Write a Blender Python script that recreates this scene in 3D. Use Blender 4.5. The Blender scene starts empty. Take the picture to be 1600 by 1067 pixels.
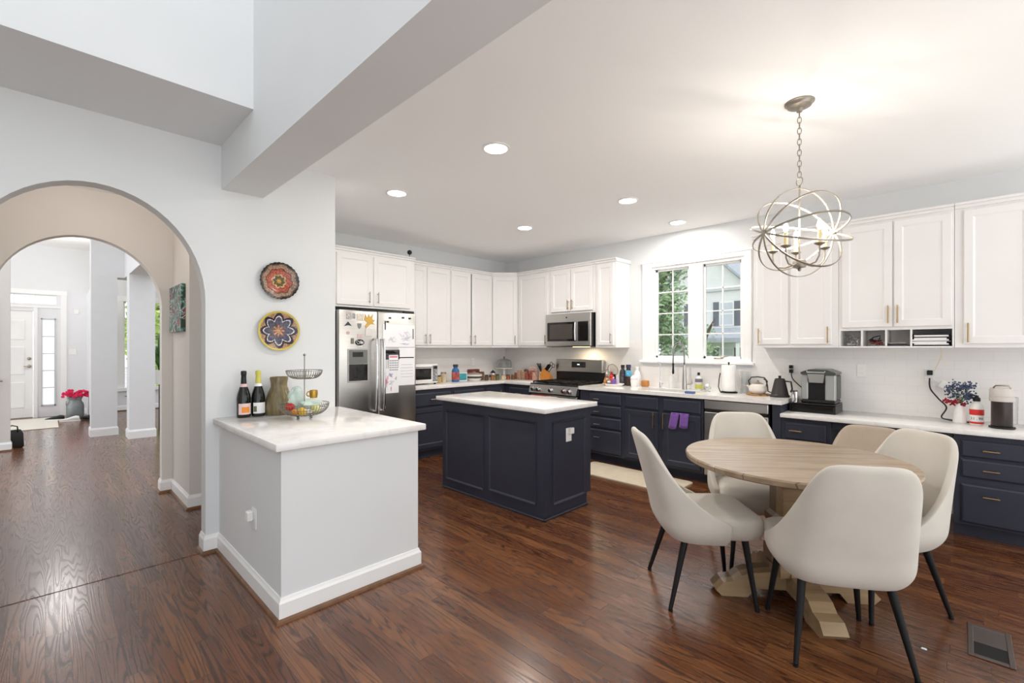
import bpy, bmesh, math, random
from math import sin, cos, pi, radians, atan2, sqrt, hypot
from mathutils import Vector, Matrix
random.seed(7)
SC = bpy.context.scene
COL = SC.collection

# ------------------------------------------------------------------ camera, world, light, exposure
cam_d = bpy.data.cameras.new('camera'); cam = bpy.data.objects.new('camera', cam_d); COL.objects.link(cam)
cam.location = (0, 0, 1.40)
cam.rotation_euler = (pi/2, 0, atan2(705, 717) - pi/2)
cam_d.sensor_width = 36; cam_d.lens = 717/1600*36; cam_d.shift_y = 9.5/1600
cam_d.clip_start = 0.05; cam_d.clip_end = 400
SC.camera = cam
SC.view_settings.view_transform = 'Standard'; SC.view_settings.look = 'None'
SC.view_settings.exposure = 0.24; SC.view_settings.gamma = 1.0
SC.view_settings.use_curve_mapping = False
SC.cycles.use_denoising = True
SC.cycles.max_bounces = 10; SC.cycles.diffuse_bounces = 6; SC.cycles.glossy_bounces = 4
SC.cycles.transparent_max_bounces = 12; SC.cycles.sample_clamp_indirect = 6.0

W = bpy.data.worlds.new('daylight'); SC.world = W; W.use_nodes = True
nt = W.node_tree; nt.nodes.clear()
wo = nt.nodes.new('ShaderNodeOutputWorld'); bg = nt.nodes.new('ShaderNodeBackground')
tc = nt.nodes.new('ShaderNodeTexCoord'); sep = nt.nodes.new('ShaderNodeSeparateXYZ'); cr = nt.nodes.new('ShaderNodeValToRGB')
mr = nt.nodes.new('ShaderNodeMapRange'); mr.inputs[1].default_value = -1; mr.inputs[2].default_value = 1
nt.links.new(tc.outputs['Generated'], sep.inputs[0]); nt.links.new(sep.outputs[2], mr.inputs[0]); nt.links.new(mr.outputs[0], cr.inputs[0])
nt.links.new(cr.outputs[0], bg.inputs[0]); nt.links.new(bg.outputs[0], wo.inputs[0])
e = cr.color_ramp.elements
e[0].position = 0.0; e[0].color = (1.0, 0.985, 0.96, 1)
e[1].position = 1.0; e[1].color = (0.40, 0.42, 0.45, 1)
m_ = e.new(0.5); m_.color = (0.49, 0.495, 0.50, 1)
bg.inputs[1].default_value = 3.1

def lamp(name, kind, loc, energy, color=(1, 1, 1), size=0.1, size_y=None, rot=(0, 0, 0), spot=None, blend=0.5, shape=None):
    d = bpy.data.lights.new(name, kind); d.energy = energy; d.color = color
    if kind == 'AREA':
        d.shape = shape or ('RECTANGLE' if size_y else 'DISK'); d.size = size
        if size_y: d.size_y = size_y
    elif kind == 'SPOT':
        d.spot_size = spot or 2.0; d.spot_blend = blend; d.shadow_soft_size = size
    else:
        d.shadow_soft_size = size
    o = bpy.data.objects.new(name, d); COL.objects.link(o); o.location = loc; o.rotation_euler = rot
    return o

# ------------------------------------------------------------------ helpers
def lin(c):
    out = []
    for v in c[:3]:
        v = v/255.0
        out.append(v/12.92 if v <= 0.04045 else ((v+0.055)/1.055)**2.4)
    return tuple(out) + (1.0,)

def mat(name, rgb, rough=0.5, metal=0.0, var=0.04, vscale=8.0, bump=0.0, bscale=60.0, spec=0.5,
        trans=0.0, ior=1.45, emit=None, estr=0.0, coat=0.0, sheen=0.0, alpha=1.0, stretch=None):
    m = bpy.data.materials.new(name); m.use_nodes = True
    n = m.node_tree; b = n.nodes['Principled BSDF']
    t = n.nodes.new('ShaderNodeTexCoord'); no = n.nodes.new('ShaderNodeTexNoise'); no.inputs['Scale'].default_value = vscale
    no.inputs['Detail'].default_value = 4
    src = t.outputs['Object']
    if stretch:
        mp = n.nodes.new('ShaderNodeMapping'); mp.inputs['Scale'].default_value = stretch
        n.links.new(src, mp.inputs[0]); src = mp.outputs[0]
    n.links.new(src, no.inputs['Vector'])
    r = n.nodes.new('ShaderNodeValToRGB'); c = lin(rgb)
    r.color_ramp.elements[0].position = 0.3; r.color_ramp.elements[1].position = 0.7
    r.color_ramp.elements[0].color = tuple(max(0, v*(1-var)) for v in c[:3]) + (1,)
    r.color_ramp.elements[1].color = tuple(min(1, v*(1+var)) for v in c[:3]) + (1,)
    n.links.new(no.outputs['Fac'], r.inputs[0]); n.links.new(r.outputs[0], b.inputs['Base Color'])
    b.inputs['Roughness'].default_value = rough; b.inputs['Metallic'].default_value = metal
    b.inputs['Specular IOR Level'].default_value = spec; b.inputs['IOR'].default_value = ior
    b.inputs['Transmission Weight'].default_value = trans
    b.inputs['Coat Weight'].default_value = coat; b.inputs['Sheen Weight'].default_value = sheen
    b.inputs['Alpha'].default_value = alpha
    if emit:
        b.inputs['Emission Color'].default_value = lin(emit); b.inputs['Emission Strength'].default_value = estr
    if bump:
        n2 = n.nodes.new('ShaderNodeTexNoise'); n2.inputs['Scale'].default_value = bscale
        n.links.new(src, n2.inputs['Vector'])
        bp = n.nodes.new('ShaderNodeBump'); bp.inputs['Strength'].default_value = bump; bp.inputs['Distance'].default_value = 0.004
        n.links.new(n2.outputs['Fac'], bp.inputs['Height']); n.links.new(bp.outputs[0], b.inputs['Normal'])
    return m

class MB:
    def __init__(s): s.bm = bmesh.new(); s.mi = 0
    def _f(s, vs):
        try:
            f = s.bm.faces.new(vs); f.material_index = s.mi; return f
        except ValueError: return None
    def m(s, i): s.mi = i; return s
    def box(s, x0, y0, z0, x1, y1, z1, bev=0.0, seg=1):
        x0, x1 = min(x0, x1), max(x0, x1); y0, y1 = min(y0, y1), max(y0, y1); z0, z1 = min(z0, z1), max(z0, z1)
        v = [s.bm.verts.new(p) for p in ((x0,y0,z0),(x1,y0,z0),(x1,y1,z0),(x0,y1,z0),(x0,y0,z1),(x1,y0,z1),(x1,y1,z1),(x0,y1,z1))]
        fs = [s._f([v[i] for i in q]) for q in ((3,2,1,0),(4,5,6,7),(0,1,5,4),(1,2,6,5),(2,3,7,6),(3,0,4,7))]
        if bev:
            es = list({e for f in fs for e in f.edges})
            bmesh.ops.bevel(s.bm, geom=es, offset=min(bev, (x1-x0)*.49, (y1-y0)*.49, (z1-z0)*.49), segments=seg, affect='EDGES', profile=0.5)
        return s
    def obox(s, c, hx, hy, hz, mtx, bev=0.0):
        n0 = len(s.bm.verts); s.box(-hx, -hy, -hz, hx, hy, hz, bev)
        s.bm.verts.ensure_lookup_table()
        for v in list(s.bm.verts)[n0:]: v.co = mtx @ v.co + Vector(c)
        return s
    def prism(s, pts, axis, a, b):
        """polygon pts in the plane across axis ('x': (y,z), 'y': (x,z), 'z': (x,y)), extruded a..b"""
        def P(p, t):
            return {'x': (t, p[0], p[1]), 'y': (p[0], t, p[1]), 'z': (p[0], p[1], t)}[axis]
        A = [s.bm.verts.new(P(p, a)) for p in pts]; B = [s.bm.verts.new(P(p, b)) for p in pts]
        fs = [s._f(A), s._f(B[::-1])]; n = len(pts)
        for i in range(n): fs.append(s._f([A[i], B[i], B[(i+1) % n], A[(i+1) % n]]))
        bmesh.ops.recalc_face_normals(s.bm, faces=[f for f in fs if f])
        return s
    def rings(s, rs, closed_ends=(True, True)):
        """list of rings (equal counts of points) lofted in order"""
        R = [[s.bm.verts.new(p) for p in r] for r in rs]; n = len(rs[0]); fs = []
        for a, b in zip(R, R[1:]):
            for i in range(n): fs.append(s._f([a[i], a[(i+1) % n], b[(i+1) % n], b[i]]))
        if closed_ends[0]: fs.append(s._f(R[0][::-1]))
        if closed_ends[1]: fs.append(s._f(R[-1]))
        bmesh.ops.recalc_face_normals(s.bm, faces=[f for f in fs if f])
        return s
    def lathe(s, prof, c=(0, 0, 0), seg=24, sx=1.0, sy=1.0):
        rs = [[(c[0]+r*cos(2*pi*i/seg)*sx, c[1]+r*sin(2*pi*i/seg)*sy, c[2]+z) for i in range(seg)] for r, z in prof]
        return s.rings(rs)
    def tube(s, pts, r, seg=8, closed=False):
        pts = [Vector(p) for p in pts]; n = len(pts); rr = r if isinstance(r, (list, tuple)) else [r]*n
        rs = []; prev = None
        for i, p in enumerate(pts):
            if closed: t = pts[(i+1) % n] - pts[i-1]
            else: t = pts[min(i+1, n-1)] - pts[max(i-1, 0)]
            if t.length < 1e-9: t = Vector((0, 0, 1))
            t.normalize()
            if prev is None:
                u = Vector((0, 0, 1)) if abs(t.z) < .9 else Vector((1, 0, 0))
                u = (u - t*u.dot(t)).normalized()
            else:
                u = prev - t*prev.dot(t)
                u = u.normalized() if u.length > 1e-6 else t.orthogonal().normalized()
            prev = u; w = t.cross(u)
            rs.append([tuple(p + (u*cos(2*pi*k/seg) + w*sin(2*pi*k/seg))*rr[i]) for k in range(seg)])
        if closed: rs.append(rs[0]); return s.rings(rs, (False, False))
        return s.rings(rs)
    def cyl(s, p0, p1, r0, r1=None, seg=16): return s.tube([p0, p1], [r0, r0 if r1 is None else r1], seg)
    def ball(s, c, r, seg=12, rz=None):
        rz = rz or r
        return s.lathe([(max(1e-4, r*sin(pi*i/8)), -rz*cos(pi*i/8)) for i in range(9)], c, seg)
    def torus(s, c, R, r, mtx=None, n=48, seg=8, squash=None):
        mtx = mtx or Matrix.Identity(3)
        pts = [Vector(c) + mtx @ Vector((R*cos(2*pi*i/n), R*sin(2*pi*i/n)*(squash or 1), 0)) for i in range(n)]
        return s.tube(pts, r, seg, closed=True)
    def quad(s, a, b, c, d): s._f([s.bm.verts.new(p) for p in (a, b, c, d)]); return s
    def build(s, name, mats, parent=None, loc=None, rot=0.0, angle=35, smooth=True):
        me = bpy.data.meshes.new(name); s.bm.to_mesh(me); s.bm.free()
        for mm in (mats if isinstance(mats, (list, tuple)) else [mats]): me.materials.append(mm)
        if smooth:
            for p in me.polygons: p.use_smooth = True
            me.set_sharp_from_angle(angle=radians(angle))
        o = bpy.data.objects.new(name, me); COL.objects.link(o)
        if parent: o.parent = parent
        if loc: o.location = loc
        o.rotation_euler = (0, 0, rot)
        return o

def tag(o, label, cat, group=None, kind=None):
    o['label'] = label; o['category'] = cat
    if group: o['group'] = group
    if kind: o['kind'] = kind
    return o
def thing(name, label, cat, loc=(0, 0, 0), rot=0.0, group=None):
    o = bpy.data.objects.new(name, None); COL.objects.link(o); o.location = loc; o.rotation_euler = (0, 0, rot)
    o.empty_display_size = 0.1
    return tag(o, label, cat, group)
def struct(o, label=None, cat=None):
    o['kind'] = 'structure'
    if label: o['label'] = label
    if cat: o['category'] = cat
    return o
def kids(o): return [c for c in bpy.data.objects if c.parent == o]
def dup(o, loc, rot, label=None, group=None, parent=None):
    c = o.copy(); COL.objects.link(c)
    if parent is None:
        c.location = loc; c.rotation_euler = (0, 0, rot)
        if label: c['label'] = label
        if group: c['group'] = group
    else: c.parent = parent
    for k in kids(o): dup(k, None, None, parent=c)
    return c
def text(s, size, m, parent, loc, rot, depth=0.0006, name='lettering', align='CENTER'):
    cu = bpy.data.curves.new(name, 'FONT'); cu.body = s; cu.size = size; cu.extrude = depth; cu.align_x = align; cu.align_y = 'CENTER'
    cu.materials.append(m); o = bpy.data.objects.new(name, cu); COL.objects.link(o); o.parent = parent; o.location = loc; o.rotation_euler = rot
    return o

# ------------------------------------------------------------------ materials
M = {}
M['wall'] = mat('wall_paint', (226, 228, 229), 0.85, var=0.012, vscale=2, bump=0.03, bscale=180, spec=0.2)
M['ceil'] = mat('ceiling_paint', (250, 250, 250), 0.9, var=0.01, vscale=1.5, bump=0.02, bscale=150, spec=0.15)
M['hallwall'] = mat('hall_paint', (222, 218, 213), 0.85, var=0.012, vscale=2, spec=0.2)
M['trim'] = mat('trim_paint', (243, 243, 242), 0.4, var=0.01)
M['cab'] = mat('white_cabinet_paint', (238, 236, 235), 0.42, var=0.012, vscale=4, spec=0.4)
M['navy'] = mat('navy_cabinet_paint', (50, 53, 66), 0.42, var=0.06, vscale=5, spec=0.45)
M['navyrim'] = mat('navy_toe_kick', (40, 42, 50), 0.5, var=0.05)
M['dark'] = mat('dark_gap_shade', (18, 18, 18), 0.7)  # near-black for shade painted in gaps, plus dishwasher dark parts
M['black'] = mat('black_plastic', (22, 22, 24), 0.35, var=0.1)
M['blackmatte'] = mat('black_matte_metal', (28, 27, 28), 0.55, metal=0.4)
M['brass'] = mat('brass', (172, 146, 106), 0.3, metal=1.0, var=0.05)
M['nickel'] = mat('nickel', (170, 162, 150), 0.32, metal=1.0, var=0.05)
M['steel'] = mat('brushed_steel', (196, 194, 190), 0.28, metal=1.0, var=0.05, vscale=3, bump=0.06, bscale=40, stretch=(1, 1, 30))
M['chrome'] = mat('chrome', (225, 225, 228), 0.08, metal=1.0, var=0.01)
M['orb'] = mat('weathered_silver', (150, 143, 133), 0.42, metal=0.7, var=0.12, vscale=30)
M['white'] = mat('white_ceramic', (240, 238, 235), 0.25, var=0.01)
M['plastic'] = mat('white_plastic', (238, 238, 236), 0.35, var=0.01)
M['frost'] = mat('frosted_glass', (250, 252, 252), 0.6, trans=1.0, var=0.0)
M['glass'] = mat('clear_glass', (250, 252, 252), 0.02, trans=1.0, var=0.0)
M['darkglass'] = mat('dark_glass', (30, 28, 28), 0.06, var=0.05)
M['bottle'] = mat('dark_bottle_glass', (14, 20, 14), 0.08, var=0.1, coat=0.3)
M['paper'] = mat('paper', (238, 238, 240), 0.7, var=0.01)
M['ink'] = mat('ink', (60, 60, 75), 0.6)
M['red'] = mat('red_plastic', (190, 40, 36), 0.4, var=0.05)
M['redlabel'] = mat('red_label', (214, 52, 44), 0.5)
M['orange'] = mat('orange_label', (236, 150, 60), 0.5)
M['blue'] = mat('blue_plastic', (46, 110, 168), 0.4, var=0.08)
M['teal'] = mat('teal_paint', (60, 150, 160), 0.5, var=0.3, vscale=40)
M['purple'] = mat('purple_cloth', (126, 84, 168), 0.9, var=0.08, vscale=60, bump=0.3, bscale=400, sheen=0.3)
M['amber'] = mat('honey_wood', (196, 128, 58), 0.45, var=0.15, vscale=30, stretch=(1, 1, 8))
M['yellow'] = mat('yellow_foil', (206, 200, 92), 0.4, var=0.1)
M['green'] = mat('leaf_green', (70, 112, 50), 0.5, var=0.3, vscale=20)
M['oakshoe'] = mat('stained_oak_shoe', (112, 78, 52), 0.35, var=0.2, vscale=20, stretch=(1, 1, 1))
M['bulb'] = mat('lit_bulb', (255, 250, 235), 0.3, emit=(255, 224, 178), estr=26.0)
M['downlight'] = mat('lit_lens', (255, 255, 255), 0.4, emit=(255, 250, 240), estr=9.0)
M['candle'] = mat('candle_sleeve', (226, 208, 160), 0.5, var=0.04)

def quartz(name, c0, c1, rough=0.12):
    m = bpy.data.materials.new(name); m.use_nodes = True; n = m.node_tree; b = n.nodes['Principled BSDF']
    t = n.nodes.new('ShaderNodeTexCoord'); a = n.nodes.new('ShaderNodeTexNoise'); a.inputs['Scale'].default_value = 3.2
    a.inputs['Detail'].default_value = 8; a.inputs['Roughness'].default_value = .62; a.inputs['Distortion'].default_value = 1.2
    n.links.new(t.outputs['Object'], a.inputs['Vector']); r = n.nodes.new('ShaderNodeValToRGB')
    e = r.color_ramp.elements; e[0].position = .44; e[0].color = lin(c0); e[1].position = .56; e[1].color = lin(c0)
    v = e.new(.50); v.color = lin(c1)
    n.links.new(a.outputs['Fac'], r.inputs[0]); n.links.new(r.outputs[0], b.inputs['Base Color'])
    b.inputs['Roughness'].default_value = rough; return m
M['quartz'] = quartz('white_quartz', (240, 238, 235), (233, 230, 227))

def tile_mat():
    m = bpy.data.materials.new('white_subway_tile'); m.use_nodes = True; n = m.node_tree; b = n.nodes['Principled BSDF']
    t = n.nodes.new('ShaderNodeTexCoord'); sp = n.nodes.new('ShaderNodeSeparateXYZ'); ad = n.nodes.new('ShaderNodeMath'); ad.operation = 'ADD'
    cb = n.nodes.new('ShaderNodeCombineXYZ')
    n.links.new(t.outputs['Object'], sp.inputs[0]); n.links.new(sp.outputs[0], ad.inputs[0]); n.links.new(sp.outputs[1], ad.inputs[1])
    n.links.new(ad.outputs[0], cb.inputs[0]); n.links.new(sp.outputs[2], cb.inputs[1])
    br = n.nodes.new('ShaderNodeTexBrick'); br.inputs['Scale'].default_value = 1.0
    br.inputs['Brick Width'].default_value = .152; br.inputs['Row Height'].default_value = .076; br.inputs['Mortar Size'].default_value = .0022
    br.inputs['Mortar Smooth'].default_value = .3
    br.inputs['Color1'].default_value = lin((236, 234, 232)); br.inputs['Color2'].default_value = lin((234, 232, 230)); br.inputs['Mortar'].default_value = lin((229, 227, 224))
    n.links.new(cb.outputs[0], br.inputs['Vector']); n.links.new(br.outputs['Color'], b.inputs['Base Color'])
    bp = n.nodes.new('ShaderNodeBump'); bp.invert = True; bp.inputs['Strength'].default_value = .15; bp.inputs['Distance'].default_value = .002
    n.links.new(br.outputs['Fac'], bp.inputs['Height']); n.links.new(bp.outputs[0], b.inputs['Normal'])
    b.inputs['Roughness'].default_value = .18; return m
M['tile'] = tile_mat()

def floor_mat():
    m = bpy.data.materials.new('stained_oak_floor'); m.use_nodes = True; n = m.node_tree; L = n.links; b = n.nodes['Principled BSDF']
    N = lambda t: n.nodes.new(t)
    def math(op, a, c=None):
        x = N('ShaderNodeMath'); x.operation = op
        for i, v in enumerate((a, c)):
            if v is None: continue
            if isinstance(v, (int, float)): x.inputs[i].default_value = v
            else: L.new(v, x.inputs[i])
        return x.outputs[0]
    t = N('ShaderNodeTexCoord'); sp = N('ShaderNodeSeparateXYZ'); L.new(t.outputs['Object'], sp.inputs[0])
    X, Y = sp.outputs[0], sp.outputs[1]
    wdt = .083; xi = math('DIVIDE', X, wdt); ix = math('FLOOR', xi); fx = math('SUBTRACT', xi, ix)
    w1 = N('ShaderNodeTexWhiteNoise'); w1.noise_dimensions = '1D'; L.new(ix, w1.inputs['W'])
    yy = math('ADD', math('DIVIDE', Y, 1.15), math('MULTIPLY', w1.outputs['Value'], 7.3)); iy = math('FLOOR', yy); fy = math('SUBTRACT', yy, iy)
    cb = N('ShaderNodeCombineXYZ'); L.new(ix, cb.inputs[0]); L.new(iy, cb.inputs[1])
    w2 = N('ShaderNodeTexWhiteNoise'); w2.noise_dimensions = '2D'; L.new(cb.outputs[0], w2.inputs['Vector'])
    # plank tone
    tone = N('ShaderNodeValToRGB'); L.new(w2.outputs['Value'], tone.inputs[0]); te = tone.color_ramp.elements
    te[0].color = lin((104, 60, 36)); te[1].color = lin((142, 92, 56)); q = te.new(.5); q.color = lin((120, 73, 44))
    # cathedral grain: distorted long noise contours
    gx = math('ADD', math('MULTIPLY', X, 13.0), math('MULTIPLY', w2.outputs['Value'], 40.0)); gy = math('MULTIPLY', Y, .75)
    cg = N('ShaderNodeCombineXYZ'); L.new(gx, cg.inputs[0]); L.new(gy, cg.inputs[1]); L.new(math('MULTIPLY', ix, .37), cg.inputs[2])
    g = N('ShaderNodeTexNoise'); g.inputs['Scale'].default_value = 1.0; g.inputs['Detail'].default_value = 1.5; L.new(cg.outputs[0], g.inputs['Vector'])
    s = math('SINE', math('MULTIPLY', g.outputs['Fac'], 105.0)); s = math('ADD', math('MULTIPLY', s, .5), .5); s = math('POWER', s, 3.0)
    # fine pores
    cf = N('ShaderNodeCombineXYZ'); L.new(math('MULTIPLY', X, 320.0), cf.inputs[0]); L.new(math('MULTIPLY', Y, 14.0), cf.inputs[1])
    f = N('ShaderNodeTexNoise'); f.inputs['Scale'].default_value = 1.0; f.inputs['Detail'].default_value = 2; L.new(cf.outputs[0], f.inputs['Vector'])
    gr = math('MULTIPLY', math('ADD', math('MULTIPLY', s, .80), math('MULTIPLY', f.outputs['Fac'], .62)), .72)
    mx = N('ShaderNodeMix'); mx.data_type = 'RGBA'; L.new(gr, mx.inputs[0]); L.new(tone.outputs[0], mx.inputs[6]); mx.inputs[7].default_value = lin((34, 16, 9))
    # seams
    ex = math('LESS_THAN', math('MINIMUM', fx, math('SUBTRACT', 1.0, fx)), .014); ey = math('LESS_THAN', math('MINIMUM', fy, math('SUBTRACT', 1.0, fy)), .0012)
    sm = math('MAXIMUM', ex, ey)
    m2 = N('ShaderNodeMix'); m2.data_type = 'RGBA'; L.new(math('MULTIPLY', sm, .5), m2.inputs[0]); L.new(mx.outputs[2], m2.inputs[6]); m2.inputs[7].default_value = lin((24, 12, 8))
    L.new(m2.outputs[2], b.inputs['Base Color'])
    L.new(math('ADD', .19, math('MULTIPLY', gr, .16)), b.inputs['Roughness'])
    h = math('SUBTRACT', math('MULTIPLY', s, -.35), math('MULTIPLY', sm, .8))
    bp = N('ShaderNodeBump'); bp.inputs['Strength'].default_value = .22; bp.inputs['Distance'].default_value = .0014
    L.new(h, bp.inputs['Height']); L.new(bp.outputs[0], b.inputs['Normal'])
    b.inputs['Coat Weight'].default_value = .28; b.inputs['Coat Roughness'].default_value = .16
    return m
M['floor'] = floor_mat()

def tabletop_mat(name, plank=.13, c=((172, 152, 128), (146, 124, 102)), dark=(112, 94, 78)):
    m = bpy.data.materials.new(name); m.use_nodes = True; n = m.node_tree; L = n.links; b = n.nodes['Principled BSDF']
    t = n.nodes.new('ShaderNodeTexCoord'); mp = n.nodes.new('ShaderNodeMapping'); mp.inputs['Scale'].default_value = (14, 1.6, 14)
    L.new(t.outputs['Object'], mp.inputs[0]); a = n.nodes.new('ShaderNodeTexNoise'); a.inputs['Scale'].default_value = 1.6
    a.inputs['Detail'].default_value = 6; a.inputs['Distortion'].default_value = .6
    L.new(mp.outputs[0], a.inputs['Vector']); r = n.nodes.new('ShaderNodeValToRGB'); e = r.color_ramp.elements
    e[0].position = .3; e[0].color = lin(c[1]); e[1].position = .7; e[1].color = lin(c[0])
    L.new(a.outputs['Fac'], r.inputs[0])
    sp = n.nodes.new('ShaderNodeSeparateXYZ'); L.new(t.outputs['Object'], sp.inputs[0])
    d = n.nodes.new('ShaderNodeMath'); d.operation = 'DIVIDE'; L.new(sp.outputs[0], d.inputs[0]); d.inputs[1].default_value = plank
    fr = n.nodes.new('ShaderNodeMath'); fr.operation = 'FRACT'; L.new(d.outputs[0], fr.inputs[0])
    lt = n.nodes.new('ShaderNodeMath'); lt.operation = 'LESS_THAN'; L.new(fr.outputs[0], lt.inputs[0]); lt.inputs[1].default_value = .025
    mx = n.nodes.new('ShaderNodeMix'); mx.data_type = 'RGBA'; L.new(lt.outputs[0], mx.inputs[0]); L.new(r.outputs[0], mx.inputs[6]); mx.inputs[7].default_value = lin(dark)
    L.new(mx.outputs[2], b.inputs['Base Color']); b.inputs['Roughness'].default_value = .27
    return m
M['ttop'] = tabletop_mat('bleached_wood_planks')
M['tbase'] = tabletop_mat('bleached_wood_base', plank=50, c=((172, 146, 112), (146, 120, 90)), dark=(120, 98, 76))
M['velvet'] = mat('cream_velvet', (206, 200, 190), 0.9, var=0.05, vscale=5, bump=0.12, bscale=500, spec=0.25, sheen=0.25)

# ------------------------------------------------------------------ room shell
WX, WY, CZ = 5.35, 5.42, 2.80
def arch_pts(cx, a, b, zc, n=28): return [(cx + a*cos(t), zc + b*sin(t)) for t in [pi*i/n for i in range(n+1)]]  # right to left
floor = struct(MB().box(-3.2, -1.6, -.12, WX+.12, 13.4, 0).build('floor', M['floor']))
struct(MB().box(.98, -2.6, CZ, WX+.12, WY+.12, CZ+.12).build('ceiling', M['ceil']))
# arch wall (polygon with the arched opening)
ap = arch_pts(.21, .555, .67, 1.71)
poly = [(-3.2, 0), (.21-.555, 0)] + ap[::-1] + [(.21+.555, 0), (1.67, 0), (1.67, CZ), (-3.2, CZ)]
mb = MB(); mb.prism(poly, 'y', 3.68, 3.80); struct(mb.build('wall_arch', M['wall'], angle=25))
ap2 = arch_pts(.24, .55, .60, 1.785)
poly = [(-3.2, 0), (.24-.55, 0)] + ap2[::-1] + [(.24+.55, 0), (.875, 0), (.875, 3.5), (-3.2, 3.5)]
mb = MB(); mb.prism(poly, 'y', 5.52, 5.64); struct(mb.build('wall_inner_arch', M['hallwall'], angle=25))
struct(MB().box(-.52, 3.80, 0, -.40, 5.52, CZ).build('wall_passage_left', M['hallwall']))
mb = MB(); mb.box(.875, 4.78, 0, 1.55, 5.64, CZ); struct(mb.build('wall_passage_right', M['hallwall']))
struct(MB().box(-.40, 3.80, CZ-.001, 1.55, 5.52, CZ+.1).build('ceiling_passage', M['ceil']))
struct(MB().box(1.55, 3.80, 0, 1.67, WY, CZ).build('wall_alcove', M['wall']))
struct(MB().box(1.55, WY, 0, WX+.12, WY+.12, CZ).build('wall_back', M['wall']))
# soffit, upper walls of the two storey room, beam
struct(MB().box(-3.2, 2.975, CZ, .858, 3.80, 5.6).build('wall_upper_back', M['wall']))
struct(MB().box(.858, -2.6, CZ, .98, 3.80, 5.6).build('wall_upper_right', M['wall']))
struct(MB().box(.858, -2.6, 2.50, 1.125, 3.68, CZ).build('trim_1', M['wall']), 'dropped beam between the two rooms', 'beam')
# window wall with opening
wy0, wy1, wz0, wz1 = 1.70, 2.79, 1.255, 2.40
mb = MB()
mb.box(WX, -2.6, 0, WX+.12, wy0, CZ).box(WX, wy1, 0, WX+.12, WY, CZ).box(WX, wy0, 0, WX+.12, wy1, wz0).box(WX, wy0, wz1, WX+.12, wy1, CZ)
struct(mb.build('wall_window_side', M['wall']))
# tiled backsplashes
struct(MB().box(WX-.008, wy1+.13, .914, WX-.0005, 4.20, 1.5).box(WX-.008, 4.20, .914, WX-.0005, WY, 1.42).box(WX-.008, 1.62, .914, WX-.0005, wy1+.13, 1.17)
       .box(WX-.008, -2.6, .80, WX-.0005, 1.62, 1.42).build('trim_2', M['tile']), 'white tiled backsplash on the window wall', 'backsplash')
struct(MB().box(2.9, WY-.008, .914, WX-.009, WY-.0005, 1.42).build('trim_3', M['tile']), 'white tiled backsplash behind the toaster oven', 'backsplash')
# window
win = struct(bpy.data.objects.new('window_1', None)); COL.objects.link(win)
mb = MB(); c0, c1, d0, d1 = 1.626, 2.912, 1.205, 2.465
mb.box(WX-.022, c0, wz0-.02, WX, wy0, d1, .004).box(WX-.022, wy1, wz0-.02, WX, c1, d1, .004).box(WX-.022, wy0, wz1, WX, wy1, d1, .004)
mb.box(WX-.03, c0-.012, d1-.012, WX, c1+.012, d1+.012, .004)
mb.box(WX-.06, c0-.03, wz0-.045, WX+.03, c1+.03, wz0-.015, .006)
mb.build('window_frame', M['trim'], win)
mb = MB()  # jambs and wide mullion
mb.box(WX-.002, wy0-.004, wz0+.02, WX+.11, wy0+.035, wz1-.03).box(WX-.002, wy1-.035, wz0+.02, WX+.11, wy1+.004, wz1-.03).box(WX+.001, wy0-.004, wz0-.01, WX+.11, wy1+.004, wz0+.02).box(WX-.002, wy0-.004, wz1-.03, WX+.11, wy1+.004, wz1+.004)
mb.box(WX+.005, 2.16, wz0+.02, WX+.11, 2.325, wz1-.03)
mb.build('window_jamb', M['trim'], win)
for (a, b_) in ((2.325, 2.755), (1.735, 2.16)):
    mb = MB(); f = .022
    mb.box(WX+.04, a, wz0+.02, WX+.07, a+f, wz1-.03).box(WX+.04, b_-f, wz0+.02, WX+.07, b_, wz1-.03)
    mb.box(WX+.04, a, wz0+.02, WX+.07, b_, wz0+.045).box(WX+.04, a, wz1-.055, WX+.07, b_, wz1-.03)
    mid = (a+b_)/2; mb.box(WX+.045, mid-.006, wz0+.02, WX+.062, mid+.006, wz1-.03)
    for k in (1, 2, 3):
        z = wz0+.045+(wz1-wz0-.1)*k/4; mb.box(WX+.045, a, z-.006, WX+.062, b_, z+.006)
    s = mb.build('sash', M['trim'], win)
    MB().box(WX+.052, a+.01, wz0+.03, WX+.055, b_-.01, wz1-.04).build('pane', M['glass'], s)
mb = MB(); mb.box(WX-.01, 1.93, wz0+.018, WX+.03, 2.03, wz0+.03, .004).tube([(WX-.005, 1.95, wz0+.03), (WX-.03, 1.86, wz0+.05)], .005)
mb.build('crank_handle', M['nickel'], win)

def baseboard(name, pts, z=.12, shoe=True, inner=1, t=.015, shoemat=None):
    """pts: polyline on the wall face; room lies to the left of the direction of travel"""
    mb = MB(); prof = [(0, 0), (t, 0), (t, z-.025), (t*.55, z-.012), (t*.3, z), (0, z)]
    sp = [(t, 0), (t+.017, 0), (t+.014, .012), (t+.004, .02), (t, .02)]
    def sweep(pr):
        n = len(pts); rs = []
        for i in range(n):
            def nrm(a, b):
                d = Vector((b[0]-a[0], b[1]-a[1])).normalized(); return Vector((-d.y, d.x))
            if i == 0: off = nrm(pts[0], pts[1])
            elif i == n-1: off = nrm(pts[-2], pts[-1])
            else:
                n1, n2 = nrm(pts[i-1], pts[i]), nrm(pts[i], pts[i+1]); off = (n1+n2)/(1+n1.dot(n2))
            rs.append([(pts[i][0]+off.x*u, pts[i][1]+off.y*u, w) for u, w in pr])
        mb.rings(rs)
    mb.m(0); sweep(prof)
    if shoe: mb.m(1); sweep(sp)
    return struct(mb.build(name, [M['trim'], shoemat or M['oakshoe']], smooth=False))
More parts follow.
